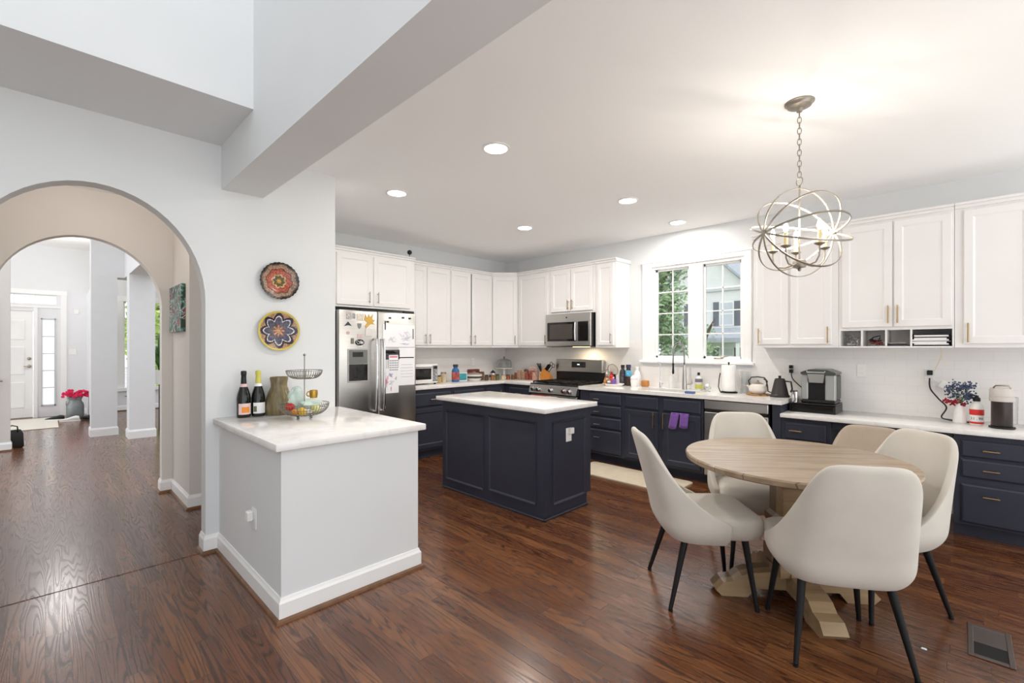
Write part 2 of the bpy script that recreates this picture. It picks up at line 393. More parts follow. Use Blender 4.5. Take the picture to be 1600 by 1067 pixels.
# travel with the room on the left hand
baseboard('baseboard_peninsula', [(1.67, 3.60), (1.67, 2.485), (.845, 2.485), (.845, 3.68), (.765, 3.68), (.765, 3.80)][::-1] if False else
          [(.765, 3.80), (.765, 3.68), (.845, 3.68), (.845, 2.485), (1.67, 2.485), (1.67, 3.60)][::-1])
baseboard('baseboard_passage', [(1.5, 4.78), (.875, 4.78), (.875, 5.52), (.79, 5.52), (.79, 5.64)][::-1][::-1] if False else
          [(.79, 5.64), (.79, 5.52), (.875, 5.52), (.875, 4.78), (1.5, 4.78)][::-1])
baseboard('baseboard_arch_left', [(-.345, 3.80), (-.345, 3.68), (-3.0, 3.68)])
struct(MB().box(-.345, 3.70, .0005, .765, 3.78, .003, .001).build('trim_4', M['floor']), 'flat oak threshold board under the arch', 'threshold')

# ------------------------------------------------------------------ peninsula half wall (setting) and its worktop
struct(MB().box(.845, 2.485, 0, 1.67, 3.68, .874).build('wall_peninsula', M['wall']))
mb = MB(); mb.box(.808, 2.448, .875, 1.708, 3.679, .9142, .006, 2)
tag(mb.build('peninsula_worktop', M['quartz']), 'white quartz worktop with bottles and fruit basket on the peninsula half wall', 'countertop')

# ------------------------------------------------------------------ cabinets
def panel(mb, x0, z0, x1, z1, f=.052, y=0.0, t=.02, rec=.007, lip=.004):
    def R(i, yy): return [(x0+i, yy, z0+i), (x1-i, yy, z0+i), (x1-i, yy, z1-i), (x0+i, yy, z1-i)]
    mb.rings([R(0, y), R(0, y-t+lip), R(lip, y-t), R(f, y-t), R(f+.006, y-t+rec*.6), R(f+.012, y-t+rec), R(f+.03, y-t+rec)])
def slab_front(mb, x0, z0, x1, z1, y=0.0, t=.02, lip=.012):
    def R(i, yy): return [(x0+i, yy, z0+i), (x1-i, yy, z0+i), (x1-i, yy, z1-i), (x0+i, yy, z1-i)]
    mb.rings([R(0, y), R(0, y-t+.008), R(lip*.5, y-t+.003), R(lip, y-t)])
def pull(parent, x, z, L, m, vertical=True, y=-.02, r=.0055, name='handle'):
    mb = MB(); o = .028
    if vertical:
        mb.cyl((x, y-o, z-L/2), (x, y-o, z+L/2), r, seg=8)
        for s in (-1, 1): mb.cyl((x, y, z+s*L*.36), (x, y-o, z+s*L*.36), r*.85, seg=8)
    else:
        mb.cyl((x-L/2, y-o, z), (x+L/2, y-o, z), r, seg=8)
        for s in (-1, 1): mb.cyl((x+s*L*.36, y, z), (x+s*L*.36, y-o, z), r*.85, seg=8)
    return mb.build(name, m, parent)
def cabinet(name, label, cat, loc, rot, Wd, D, H, fronts, m, hm, group=None, toe=0.0, crown=False, body=None):
    t = thing(name, label, cat, loc, rot, group)
    if body: body(t)
    else:
        mb = MB(); mb.box(0, 0, toe, Wd, D, H, .0015)
        if toe: mb.box(.0, .075, 0, Wd, D, toe)
        mb.build('body', m, t)
    for f in fronts:
        kind, x0, z0, x1, z1 = f[:5]; mb = MB()
        if kind == 'door': panel(mb, x0, z0, x1, z1, f=f[7] if len(f) > 7 else .052)
        elif kind == 'drawer': slab_front(mb, x0, z0, x1, z1)
        o = mb.build('door' if kind == 'door' else 'drawer', m, t, angle=20)
        if f[5]: hx, hz, L, vert = f[5]; pull(o, hx, hz, L, f[6] if len(f) > 6 and f[6] else hm, vert)
    return t
RW = -pi/2           # things on the window wall: local x runs towards the camera side (world -y), local y into the wall

# ---- upper cabinets on the back (fridge) wall, front at y=5.09, bottom z=1.40
UZ, UH = 1.40, 1.13
def crownbody(Wd, D, H, m=None, left=False, right=False, side=None):
    def f(t):
        mb = MB(); mb.box(0, 0, 0, Wd, D, H-.03, .0015)
        a = -.02 if left else 0; b = Wd+.02 if right else Wd
        mb.box(a, -.018, H-.045, b, D, H-.02, .003).box(a, -.035, H-.02, b, D, H, .004)
        mb.build('body', m or M['cab'], t)
    return f
V = True
D1 = UH-.065
cabinet('wall_cabinet', 'white upper cabinet above the fridge with two short doors', 'cabinet', (2.20, 4.94, 1.857), 0, 1.068, .478, .673,
        [('door', .05, .025, .482, .60, (.435, .125, .13, V)), ('door', .50, .025, .995, .60, (.545, .125, .13, V))], M['cab'], M['nickel'], body=crownbody(1.068, .478, .673, right=False))
cabinet('wall_cabinet', 'tall white upper cabinet directly right of the fridge, above the toaster oven', 'cabinet', (3.271, 5.09, UZ), 0, .672, .328, UH,
        [('door', .012, .03, .278, D1, (.245, .115, .13, V)), ('door', .284, .03, .66, D1, (.318, .115, .13, V))], M['cab'], M['nickel'], body=crownbody(.672, .328, UH))
cabinet('wall_cabinet', 'white upper cabinet with a dark gap between its two doors, left of the corner', 'cabinet', (3.945, 5.09, UZ), 0, .793, .328, UH,
        [('door', .01, .03, .368, D1, (.352, .115, .13, V)), ('door', .388, .03, .785, D1, (.432, .115, .13, V))], M['cab'], M['nickel'], body=lambda t: (
            crownbody(.793, .328, UH)(t), MB().box(.366, -.003, .03, .390, .0, D1).build('gap_shade_strip', M['dark'], t)))  # dark strip painted in for the shade between the doors
def diag(t):
    w2l = Matrix.Rotation(pi/4, 2); P0 = Vector((4.741, 5.089))
    def loc(p): return tuple(w2l @ (Vector(p)-P0))
    def poly(o): return [loc(p) for p in ((4.741-o*.4, 5.089-o), (5.019-o, 4.811-o*.4), (5.347, 4.811-o*.4), (5.347, 5.417), (4.741-o*.4, 5.417))]
    mb = MB(); mb.prism(poly(0), 'z', 0, UH-.03); mb.prism(poly(.018), 'z', UH-.045, UH-.02); mb.prism(poly(.035), 'z', UH-.02, UH)
    mb.build('body', M['cab'], t)
cabinet('wall_cabinet', 'white diagonal corner upper cabinet with a single door', 'cabinet', (4.741, 5.089, UZ), -pi/4, .393, .3, UH,
        [('door', .012, .03, .381, D1, (.35, .115, .13, V))], M['cab'], M['nickel'], body=diag)
# ---- upper cabinets on the window wall, front at x=5.02
def uw(name, label, y0, y1, z0, H, fronts, hm, **k):
    return cabinet(name, label, 'cabinet', (5.02, y0, z0), RW, y0-y1, .327, H, fronts, M['cab'], hm, body=k.pop('body', None) or crownbody(y0-y1, .327, H, **k))
uw('wall_cabinet', 'white upper cabinet with one wide door, between the corner and the microwave', 4.809, 4.194, UZ, UH,
   [('door', .03, .03, .60, D1, (.572, .115, .13, V))], M['nickel'])
uw('wall_cabinet', 'short white two-door upper cabinet directly above the microwave', 4.192, 3.412, 1.862, UH-.462,
   [('door', .04, .03, .383, D1-.462, (.352, .12, .13, V)), ('door', .393, .03, .745, D1-.462, (.425, .12, .13, V))], M['brass'])
uw('wall_cabinet', 'narrow white upper cabinet between the microwave and the kitchen window', 3.410, 3.105, UZ, UH,
   [('door', .035, .03, .275, D1, (.245, .115, .13, V), None, .045)], M['nickel'], right=True)
uw('wall_cabinet', 'white two-door upper cabinet right of the window, behind the chandelier', 1.508, .802, UZ, UH,
   [('door', .03, .03, .305, D1, (.055, .115, .15, V)), ('door', .33, .03, .655, D1, (.63, .115, .15, V))], M['brass'], left=True)
cubs = [.799, .64, .475, .313, .052]
def cubby(t):
    y0 = .800; Wd = .75; mb = MB()
    mb.box(0, 0, .15, Wd, .327, UH-.03).box(0, -.018, UH-.045, Wd, .327, UH-.02, .003).box(0, -.035, UH-.02, Wd, .327, UH, .004)
    mb.box(0, 0, 0, Wd, .327, .012).box(0, .30, .01, Wd, .327, .15)
    for x in (.0, .160, .325, .487): mb.box(x, 0, .01, x+.012, .30, .15)
    mb.box(Wd-.012, 0, .01, Wd, .30, .15)
    mb.build('body', M['cab'], t)
uw('wall_cabinet', 'white two-door upper cabinet with a row of open cubbies below its doors', .800, .05, UZ, UH,
   [('door', .025, .175, .372, D1, (.348, .28, .15, V)), ('door', .384, .175, .735, D1, (.41, .28, .15, V))], M['brass'], body=cubby)
uw('wall_cabinet', 'white upper cabinet at the right edge, past the cubbies', .048, -.75, UZ, UH,
   [('door', .05, .03, .42, D1, (.075, .115, .15, V)), ('door', .43, .03, .78, D1, (.75, .115, .15, V))], M['brass'])

# ---- base cabinets
BH, TOE = .873, .10
BX = 4.75; BY = 4.83
# back wall run, x from the fridge to the corner
cabinet('base_cabinet', 'navy base cabinet right of the fridge with a drawer over a door', 'cabinet', (3.10, BY, 0), 0, .67, .585, BH,
        [('drawer', .03, .66, .64, .825, (.36, .745, .10, False), M['nickel']), ('door', .03, .13, .64, .635, (.60, .56, .13, V), M['nickel'])], M['navy'], M['nickel'], toe=TOE)
cabinet('base_cabinet', 'navy corner base cabinet behind the island, under the small jars', 'cabinet', (3.772, BY, 0), 0, .976, .585, BH,
        [('drawer', .03, .66, .56, .825, (.29, .745, .10, False), M['nickel']), ('door', .03, .13, .56, .635, (.5, .56, .13, V), M['nickel']), ('door', .60, .13, .90, .825, (.87, .72, .13, V), M['nickel'])], M['navy'], M['nickel'], toe=TOE)
def bw(name, label, y0, y1, fronts, H=BH, hm=None, x=BX, **k):
    return cabinet(name, label, 'cabinet', (x, y0, 0), RW, y0-y1, WX-x-.003, H, fronts, M['navy'], hm or M['nickel'], toe=TOE, **k)
bw('base_cabinet', 'small navy base cabinet left of the gas range', 4.828, 4.275,
   [('drawer', .118, .66, .518, .825, (.318, .745, .1, False)), ('door', .118, .13, .518, .635, (.478, .56, .13, V))])
bw('base_cabinet', 'navy stack of four drawers right of the gas range', 3.46, 2.842,
   [('drawer', .15, .715, .595, .842, (.275, .775, .08, False)), ('drawer', .15, .572, .595, .695, (.275, .622, .08, False)),
    ('drawer', .15, .424, .595, .550, (.275, .468, .08, False)), ('drawer', .15, .125, .595, .402, (.275, .312, .08, False))], hm=M['nickel'])
bw('base_cabinet', 'navy sink base cabinet with two doors and a purple cloth on one', 2.84, 1.905,
   [('drawer', .03, .71, .438, .842, None), ('drawer', .498, .71, .908, .842, None),
    ('door', .03, .125, .438, .685, (.395, .597, .165, V), M['brass']), ('door', .498, .125, .908, .685, (.511, .600, .175, V), M['brass'])],
   body=lambda t: MB().box(0, 0, TOE, .935, .02, BH).box(0, .02, TOE, .018, .59, BH).box(.917, .02, TOE, .935, .59, BH).box(.018, .02, TOE, .917, .59, TOE+.02).box(0, .075, 0, .935, .59, TOE).build('body', M['navy'], t, smooth=False))
tag(MB().box(0, 0, 0, .60, .075, BH, .002).build('cabinet_end_panel', M['navy'], loc=(BX, 1.195, 0)), 'tall navy end panel between dishwasher and desk run', 'panel')
# dishwasher
t = thing('dishwasher', 'stainless dishwasher under the worktop behind a cream chair', 'dishwasher', (BX-.012, 1.895, 0), RW)
mb = MB(); mb.box(0, .02, .09, .60, .58, .868); mb.box(.01, .06, 0, .59, .5, .09); mb.build('body', M['dark'], t)
mb = MB(); mb.box(.003, -.012, .10, .597, .02, .745, .006).box(.003, -.012, .775, .597, .02, .866, .006); mb.build('door', M['steel'], t)
mb = MB(); mb.box(.02, -.008, .745, .58, .018, .775); mb.build('pocket_handle', M['dark'], t)
# desk-height run
DH = .763
bw('desk_cabinet', 'low navy cabinet with small drawer beside the dishwasher panel, under the desk worktop', 1.192, .815,
   [('drawer', .03, .57, .345, .722, (.12, .652, .10, False), M['brass']), ('drawer', .03, .40, .345, .55, (.12, .49, .10, False), M['brass']), ('drawer', .03, .12, .345, .38, (.12, .33, .10, False), M['brass'])], H=DH, hm=M['brass'])
bw('desk_cabinet', 'low navy three-drawer desk cabinet with gold pulls at the right edge', .052, -.36,
   [('drawer', .04, .600, .375, .722, (.195, .657, .085, False)), ('drawer', .04, .450, .375, .582, (.195, .515, .085, False)), ('drawer', .04, .118, .375, .400, (.195, .327, .085, False))], H=DH, hm=M['brass'])
t = thing('desk_apron', 'shallow navy apron below the desk worktop over the chair space', 'panel', (BX+.02, .812, 0), RW)
MB().box(0, 0, .70, .757, .56, DH).build('panel', M['navy'], t)
# worktops
def slab_poly(name, label, pts, z0, z1):
    mb = MB(); mb.prism(pts, 'z', z0, z1); es = [e for e in mb.bm.edges]
    bmesh.ops.bevel(mb.bm, geom=es, offset=.004, segments=2, affect='EDGES', profile=.5)
    return tag(mb.build(name, M['quartz'], angle=25), label, 'countertop')
slab_poly('kitchen_worktop', 'white L-shaped worktop in the back corner between fridge and range', [(3.085, 4.80), (4.72, 4.80), (4.72, 4.272), (WX-.009, 4.272), (WX-.009, WY-.009), (3.085, WY-.009)], .874, .914)
# sink worktop, with cut-out
mb = MB(); sx0, sx1, sy0, sy1 = 4.83, 5.13, 2.02, 2.72
mb.box(4.715, 1.185, .874, sx0, 3.462, .914).box(sx1, 1.185, .874, WX-.009, 3.462, .914).box(sx0, 1.185, .874, sx1, sy0, .914).box(sx0, sy1, .874, sx1, 3.462, .914)
tag(mb.build('sink_worktop', M['quartz'], smooth=False), 'long white worktop around the sink under the kitchen window', 'countertop')
mb = MB(); mb.box(sx0-.01, sy0-.01, .66, sx1+.01, sy1+.01, .67).box(sx0-.012, sy0-.012, .66, sx0-.0005, sy1+.012, .873).box(sx1+.0005, sy0-.012, .66, sx1+.012, sy1+.012, .873)
mb.box(sx0, sy0-.012, .66, sx1, sy0-.0005, .873).box(sx0, sy1+.0005, .66, sx1, sy1+.012, .873)
tag(mb.build('sink_basin', M['steel']), 'undermount steel sink basin set in the worktop below the window', 'sink')
mb = MB(); mb.box(4.70, -2.0, .765, WX-.009, 1.193, .80, .004, 2)
tag(mb.build('desk_worktop', M['quartz'], angle=25), 'lower white desk worktop with coffee machines along the right wall', 'countertop')

# ---- island
t = thing('kitchen_island', 'dark navy kitchen island with white quartz top in the middle of the floor', 'kitchen island', (2.815, 2.405, 0))
mb = MB(); mb.box(0, 0, 0, .585, 1.345, .874); mb.box(.585, 0, .105, .645, 1.345, .874); mb.build('body', M['navyrim'] if False else M['navy'], t, smooth=False)
mb = MB(); mb.box(-.055, -.055, .8745, .675, 1.385, .914, .005, 2); mb.build('countertop', M['quartz'], t)
def frame_x(mb, y0, y1, z0, z1, w=.02, t_=.012):   # picture frame moulding on the x=0 face
    P = [(0, y0, z0), (0, y1, z0), (0, y1, z1), (0, y0, z1)]
    def R(i, x): return [(x, y0+i, z0+i), (x, y1-i, z0+i), (x, y1-i, z1-i), (x, y0+i, z1-i)]
    mb.rings([R(0, 0), R(.004, -t_), R(w*.5, -t_*.8), R(w, 0)], (False, False))
def frame_y(mb, x0, x1, z0, z1, w=.02, t_=.012):
    def R(i, y): return [(x0+i, y, z0+i), (x1-i, y, z0+i), (x1-i, y, z1-i), (x0+i, y, z1-i)]
    mb.rings([R(0, 0), R(.004, -t_), R(w*.5, -t_*.8), R(w, 0)], (False, False))
mb = MB(); frame_x(mb, .72, 1.285, .09, .775); mb.build('panel_moulding', M['navy'], t, smooth=False)
mb = MB(); frame_x(mb, .08, .655, .11, .79); mb.build('panel_moulding', M['navy'], t, smooth=False)
mb = MB(); frame_y(mb, .10, .56, .10, .79, .022, .014); mb.build('panel_moulding', M['navy'], t, smooth=False)
mb = MB(); mb.box(-.016, -.016, 0, 0, 1.345, .018, .005).box(-.016, -.016, 0, .585, 0, .018, .005); mb.build('shoe_moulding', M['navy'], t)
mb = MB(); mb.box(.28, -.006, .60, .355, 0, .715, .002); mb.m(1).box(.31, -.03, .665, .365, -.006, .715, .004)
o = mb.build('wall_outlet', [M['plastic'], M['white']], loc=(2.815, 2.4045, 0)); tag(o, 'white outlet with plug-in adapter on the island end', 'outlet')

# ---- recessed lights
tr = None
for i, (x, y, lab) in enumerate(((2.215, 2.336, 'recessed ceiling light nearest the camera above the island'), (2.228, 3.651, 'recessed ceiling light in front of the fridge cabinets'),
        (3.884, 2.274, 'recessed ceiling light right of the island above the sink walkway'), (3.922, 3.647, 'recessed ceiling light in the corner above the range walkway'), (4.949, 2.272, 'recessed ceiling light directly above the kitchen sink'))):
    if tr is None:
        tr = thing('recessed_light', lab, 'ceiling light', (x, y, CZ), 0, 'recessed lights in the kitchen ceiling')
        mb = MB(); mb.lathe([(.078, -.0005), (.098, -.0005), (.100, -.006), (.082, -.010), (.078, -.004)], seg=32); mb.build('trim_ring', M['trim'], tr)
        mb = MB(); mb.lathe([(.0001, -.0045), (.078, -.0045), (.078, -.001), (.0001, -.001)], seg=32); mb.build('lens', M['downlight'], tr)
    else: dup(tr, (x, y, CZ), 0, lab)
    lamp('downlight_lamp', 'AREA', (x, y, CZ-.016), 11, (1, .95, .89), .14)

# ------------------------------------------------------------------ fridge
FX0, FX1, FY = 2.13, 3.08, 4.62
t = thing('refrigerator', 'stainless side-by-side refrigerator with ice dispenser covered in magnets', 'refrigerator', (FX0, FY, 0))
Wf = FX1-FX0; mb = MB(); mb.box(.002, .06, .02, Wf-.002, .76, 1.79, .004); mb.build('body', M['blackmatte'], t)
split = .452
def fdoor(x0, x1):
    mb = MB(); mb.box(x0, 0, .06, x1, .058, 1.80, .012, 3); return mb
d1 = fdoor(.002, split-.003).build('freezer_door', M['steel'], t)
d2 = fdoor(split+.003, Wf-.002).build('fridge_door', M['steel'], t)
def fhandle(x, par):
    mb = MB(); mb.tube([(x, -.0, 1.50), (x, -.05, 1.49), (x, -.062, 1.40), (x, -.066, 1.1), (x, -.062, .80), (x, -.05, .71), (x, 0, .70)], .013, 10); mb.build('handle', M['chrome'], par)
fhandle(split-.045, d1); fhandle(split+.045, d2)
mb = MB(); mb.box(.10, -.008, 1.03, .335, 0, 1.385, .004); d = mb.build('dispenser_surround', M['steel'], d1)
mb = MB(); mb.box(.112, -.012, 1.225, .323, -.001, 1.375, .003); mb.m(1).box(.150, -.014, 1.30, .27, -.010, 1.352); mb.build('dispenser_panel', [mat('grey_panel', (112, 114, 112), .3), M['darkglass']], d1)
mb = MB(); mb.box(.112, -.0115, 1.045, .323, -.006, 1.222); mb.m(1).box(.20, -.016, 1.07, .235, -.010, 1.20, .003); mb.build('dispenser_bay', [M['darkglass'], M['black']], d1)
MB().box(.25, .01, 1.80, .45, .05, 1.815).build('hinge_cover', M['black'], t)
mb = MB(); mb.box(Wf-.16, .01, 1.80, Wf-.02, .05, 1.822, .004); mb.build('hinge_cover', M['black'], t)
FYs = FY-.0005
def sheet(name, label, x0, z0, x1, z1, m, cat='paper', marks=(), t_=.0012, group=None, parts=()):
    """thin sheet on the fridge front, world x and z; marks = (x0,z0,x1,z1,matindex>=1)"""
    mb = MB(); mb.box(x0, -t_, z0, x1, 0, z1)
    ms = [m]
    for (a, b, c, d_, mm) in marks:
        if mm not in ms: ms.append(mm)
        mb.m(ms.index(mm)).box(a, -t_-.0006, b, c, -t_, d_)
    o = mb.build(name, ms, smooth=False); o.location = (0, FYs, 0)
    return tag(o, label, cat, group)
def scribble(par, cx, cz, w, h, m, n=24, seed=1, r=.0008, y=-.0022, name='drawing'):
    rg = random.Random(seed); pts = []
    for i in range(n): pts.append((cx+w*.5*(rg.random()*2-1), y, cz+h*.5*(rg.random()*2-1)))
    P = []
    for a, b in zip(pts, pts[1:]):
        for k in range(3): u = k/3; P.append(tuple(a[j]*(1-u)+b[j]*u + (.004*sin(k*2+a[0]*90) if j != 1 else 0) for j in range(3)))
    mb = MB(); mb.tube(P, r, 4); return mb.build(name, m, par)
pm = mat('pencil_grey', (150, 150, 160), .7); pk = mat('pink_crayon', (214, 130, 150), .7); lv = mat('lavender_marker', (176, 170, 200), .7)
o = sheet('whiteboard_sheet', 'large white sheet with pencil scribbles on the right fridge door', 2.640, 1.405, 3.058, 1.665, M['paper'], marks=[(2.642, 1.402, 3.056, 1.407, pm), (2.638, 1.405, 2.642, 1.665, pm)])
scribble(o, 2.93, 1.53, .17, .13, lv, 26, 3); scribble(o, 2.76, 1.49, .10, .07, pm, 14, 5); scribble(o, 2.93, 1.44, .14, .03, pm, 12, 6)
MB().box(2.665, -.009, 1.60, 2.675, -.001, 1.70, .002).build('marker_pen', M['black'], o); MB().box(3.03, -.009, 1.50, 3.038, -.001, 1.62, .002).build('marker_pen', M['black'], o)
o = sheet('list_sheet', 'white lined list hanging on the right of the fridge door', 2.842, .965, 3.058, 1.40, M['paper'], marks=[(2.87, 1.20-.035*i, 3.03, 1.203-.035*i, pm) for i in range(5)] + [(2.855, 1.278, 3.045, 1.29, M['black'])])
o = sheet('photo_card', 'dark patterned card magnet above the calendar', 2.672, 1.265, 2.855, 1.375, mat('dark_pattern', (70, 66, 70), .5, var=.8, vscale=60), 'card')
scribble(o, 2.76, 1.35, .17, .03, M['black'], 30, 9, .004)
o = sheet('calendar_sheet', 'small calendar slip in the middle of the fridge door', 2.715, 1.125, 2.835, 1.315, M['paper'], 'calendar', marks=[(2.725+.022*i, 1.14+.026*j, 2.741+.022*i, 1.155+.026*j, pm) for i in range(5) for j in range(5)] + [(2.725, 1.285, 2.825, 1.305, pk)])
o.location.y -= .003
o = sheet('child_drawing', "child's pink and purple crayon drawing low on the fridge door", 2.645, .885, 2.842, 1.165, M['paper'], 'drawing')
scribble(o, 2.68, 1.02, .055, .14, pk, 30, 11, .002); scribble(o, 2.745, 1.09, .06, .05, lv, 22, 12, .002); scribble(o, 2.75, 1.00, .09, .06, lv, 18, 13); scribble(o, 2.745, .93, .03, .07, pk, 12, 14); scribble(o, 2.80, 1.05, .03, .04, pm, 14, 15)
mg = 'magnets on the freezer door'
gold = mat('gold_magnet', (204, 164, 84), .4, metal=.4)
for (nm, lb, x0, z0, x1, z1, m) in (
    ('square_magnet', 'pale grey square magnet at the top left of the freezer door', 2.215, 1.70, 2.275, 1.775, mat('grey_print', (176, 172, 168), .5, var=.35, vscale=80)),
    ('slim_magnet', 'slim grey magnet beside the pale square magnet', 2.285, 1.71, 2.315, 1.765, mat('grey_print2', (150, 150, 152), .5, var=.4, vscale=90)),
    ('framed_magnet', 'framed rectangular magnet near the top of the freezer door', 2.335, 1.69, 2.415, 1.765, mat('ivory_print', (206, 198, 184), .5, var=.25, vscale=70)),
    ('note_magnet', 'tilted pale paper note beside the fridge split', 2.43, 1.525, 2.51, 1.605, mat('pale_note', (214, 208, 204), .6)),
    ('photo_magnet', 'small dark portrait magnet left of the oval magnet', 2.265, 1.44, 2.30, 1.50, mat('photo_print', (120, 112, 100), .5, var=.5, vscale=70)),
    ('strip_magnet', 'tiny pink label magnet above the oval magnet', 2.34, 1.505, 2.40, 1.545, mat('pink_print', (206, 180, 180), .5, var=.2, vscale=50)),
    ('tag_magnet', 'small white tag below the oval magnet', 2.345, 1.41, 2.395, 1.425, M['paper'])):
    tag(MB().box(x0, -.004, z0, x1, 0, z1, .001).build(nm, m, loc=(0, FYs, 0)), lb, 'magnet', mg)
def flat(nm, lb, pts, m, cat='magnet', g=mg, d=.004):
    mb = MB(); mb.prism(pts, 'y', -d, 0); return tag(mb.build(nm, m, loc=(0, FYs, 0), smooth=False), lb, cat, g)
flat('triangle_magnet', 'dark triangular magnet on the left of the freezer door', [(2.19, 1.625), (2.235, 1.675), (2.275, 1.63), (2.235, 1.635)], M['ink'])
flat('shield_magnet', 'small grey shield-shaped magnet under the framed magnet', [(2.34, 1.66), (2.385, 1.66), (2.38, 1.62), (2.362, 1.60), (2.345, 1.62)], mat('pewter', (130, 132, 128), .4, metal=.5))
flat('gold_magnet', 'gold sprawling magnet with pointed arms at the top of the freezer door', [(2.43, 1.76), (2.455, 1.72), (2.47, 1.765), (2.49, 1.73), (2.525, 1.775), (2.51, 1.71), (2.545, 1.70), (2.52, 1.67), (2.545, 1.655), (2.49, 1.655), (2.44, 1.61), (2.425, 1.635), (2.455, 1.67), (2.42, 1.70)], gold)
mb = MB(); mb.prism([(2.365+.052*cos(a*pi/12), 1.455+.034*sin(a*pi/12)) for a in range(24)], 'y', -.005, 0); o = tag(mb.build('oval_magnet', M['black'], loc=(0, FYs, 0), smooth=False), 'black and white oval magnet in the middle of the freezer door', 'magnet', mg)
scribble(o, 2.365, 1.455, .08, .04, M['paper'], 16, 22, .002, y=-.0055)
mb = MB(); mb.prism([(2.235+.018*cos(a*pi/8), 1.555+.018*sin(a*pi/8)) for a in range(16)], 'y', -.004, 0); tag(mb.build('round_magnet', mat('rose_magnet', (204, 168, 164), .5), loc=(0, FYs, 0), smooth=False), 'round pale pink magnet on the left of the freezer door', 'magnet', mg)
for (x, z, lb) in ((2.73, 1.735, 'small black clip magnet at the top of the fridge door, left'), (2.70, 1.69, 'tiny black magnet just above the large sheet'), (2.90, 1.745, 'black magnet near the top right of the fridge door, left one'), (2.99, 1.74, 'large round black magnet at the top right of the fridge door')):
    mb = MB(); mb.box(x-.016, -.006, z-.009, x+.016, 0, z+.009, .002); tag(mb.build('clip_magnet', M['black'], loc=(0, FYs, 0)), lb, 'magnet', 'black magnets on the fridge door')

# ------------------------------------------------------------------ range and microwave
RY0, RY1 = 4.268, 3.466; RWd = RY0-RY1; RX = 4.70
t = thing('gas_range', 'stainless gas range with black grates and back guard left of the tray of bottles', 'range', (RX, RY0, 0), RW)
mb = MB(); mb.box(0, .03, .02, RWd, .636, .90, .003); mb.build('body', M['blackmatte'], t)
mb = MB(); mb.rings([[(x, -.03+.0, .79) for x in (0, RWd)] + [(x, .03, .79) for x in (RWd, 0)], [(x, .0, .90) for x in (0, RWd)] + [(x, .04, .90) for x in (RWd, 0)]]); cp = mb.build('control_panel', M['steel'], t, smooth=False)
for x in (.08, .17, .385, .60, .69):
    mb = MB(); mb.tube([(x, -.012, .845), (x, -.03, .84), (x, -.055, .833)], [.030, .028, .024], 16); mb.build('knob', M['chrome'], cp)
mb = MB(); mb.box(.01, -.005, .16, RWd-.01, .03, .775, .006); dr = mb.build('oven_door', M['steel'], t)
mb = MB(); mb.box(.10, -.008, .28, RWd-.10, -.004, .66); mb.build('window', M['darkglass'], dr)
mb = MB(); mb.tube([(.05, -.005, .735), (.05, -.055, .735)], .010).tube([(RWd-.05, -.005, .735), (RWd-.05, -.055, .735)], .010).tube([(.03, -.055, .735), (RWd-.03, -.055, .735)], .012, 10); mb.build('handle', M['steel'], dr)
mb = MB(); mb.box(.01, -.003, .03, RWd-.01, .03, .15, .004); mb.build('drawer', M['steel'], t)
mb = MB(); mb.box(.0, .0, .90, RWd, .58, .915, .004); mb.build('cooktop', M['black'], t)
for k in range(3):
    x0 = .02+k*.256; x1 = x0+.25; mb = MB(); z = .94
    for x in (x0+.01, (x0+x1)/2, x1-.01): mb.box(x-.006, .04, z-.012, x+.006, .55, z+.004, .002)
    for y in (.04, .17, .295, .42, .55): mb.box(x0, y-.006, z-.012, x1, y+.006, z+.004, .002)
    for x in (x0+.01, x1-.01):
        for y in (.04, .55): mb.box(x-.006, y-.006, .914, x+.006, y+.006, z)
    mb.build('grate', M['blackmatte'], t)
for (x, y) in ((.15, .16), (.15, .43), (.405, .30), (.66, .16), (.66, .43)):
    mb = MB(); mb.lathe([(.0001, .0), (.045, .0), (.045, .010), (.032, .012), (.030, .018), (.0001, .018)], (x, y, .915), 20); mb.build('burner', M['black'], t)
mb = MB(); mb.box(0, .575, .915, RWd, .63, 1.055); mb.build('back_riser', M['black'], t)
mb = MB(); mb.box(0, .56, 1.055, RWd, .63, 1.232, .006); bgd = mb.build('back_guard', M['steel'], t)
mb = MB(); mb.box(.29, .556, 1.12, .53, .562, 1.20, .002); mb.m(1).box(.39, .554, 1.155, .43, .557, 1.17); mb.build('clock_display', [M['darkglass'], mat('display_glow', (200, 225, 230), .4, emit=(200, 225, 230), estr=1.0)], bgd)
# towels on the oven handle
mb = MB(); mb.box(.08, -.075, .55, .32, -.069, .75, .002).box(.08, -.040, .60, .32, -.034, .75, .002).box(.08, -.075, .749, .32, -.034, .757, .002)
tag(mb.build('dish_towel', mat('red_towel', (196, 92, 82), .9, var=.15, vscale=40), loc=(RX, RY0, 0), rot=RW), 'red dish towel hanging on the left of the oven handle', 'towel')
mb = MB(); mb.box(.34, -.075, .55, .52, -.069, .75, .002).box(.34, -.040, .60, .52, -.034, .75, .002).box(.34, -.075, .749, .52, -.034, .757, .002)
tag(mb.build('dish_towel', mat('print_towel', (200, 190, 184), .9, var=.45, vscale=45), loc=(RX, RY0, 0), rot=RW), 'pale patterned dish towel on the oven handle beside the red one', 'towel')
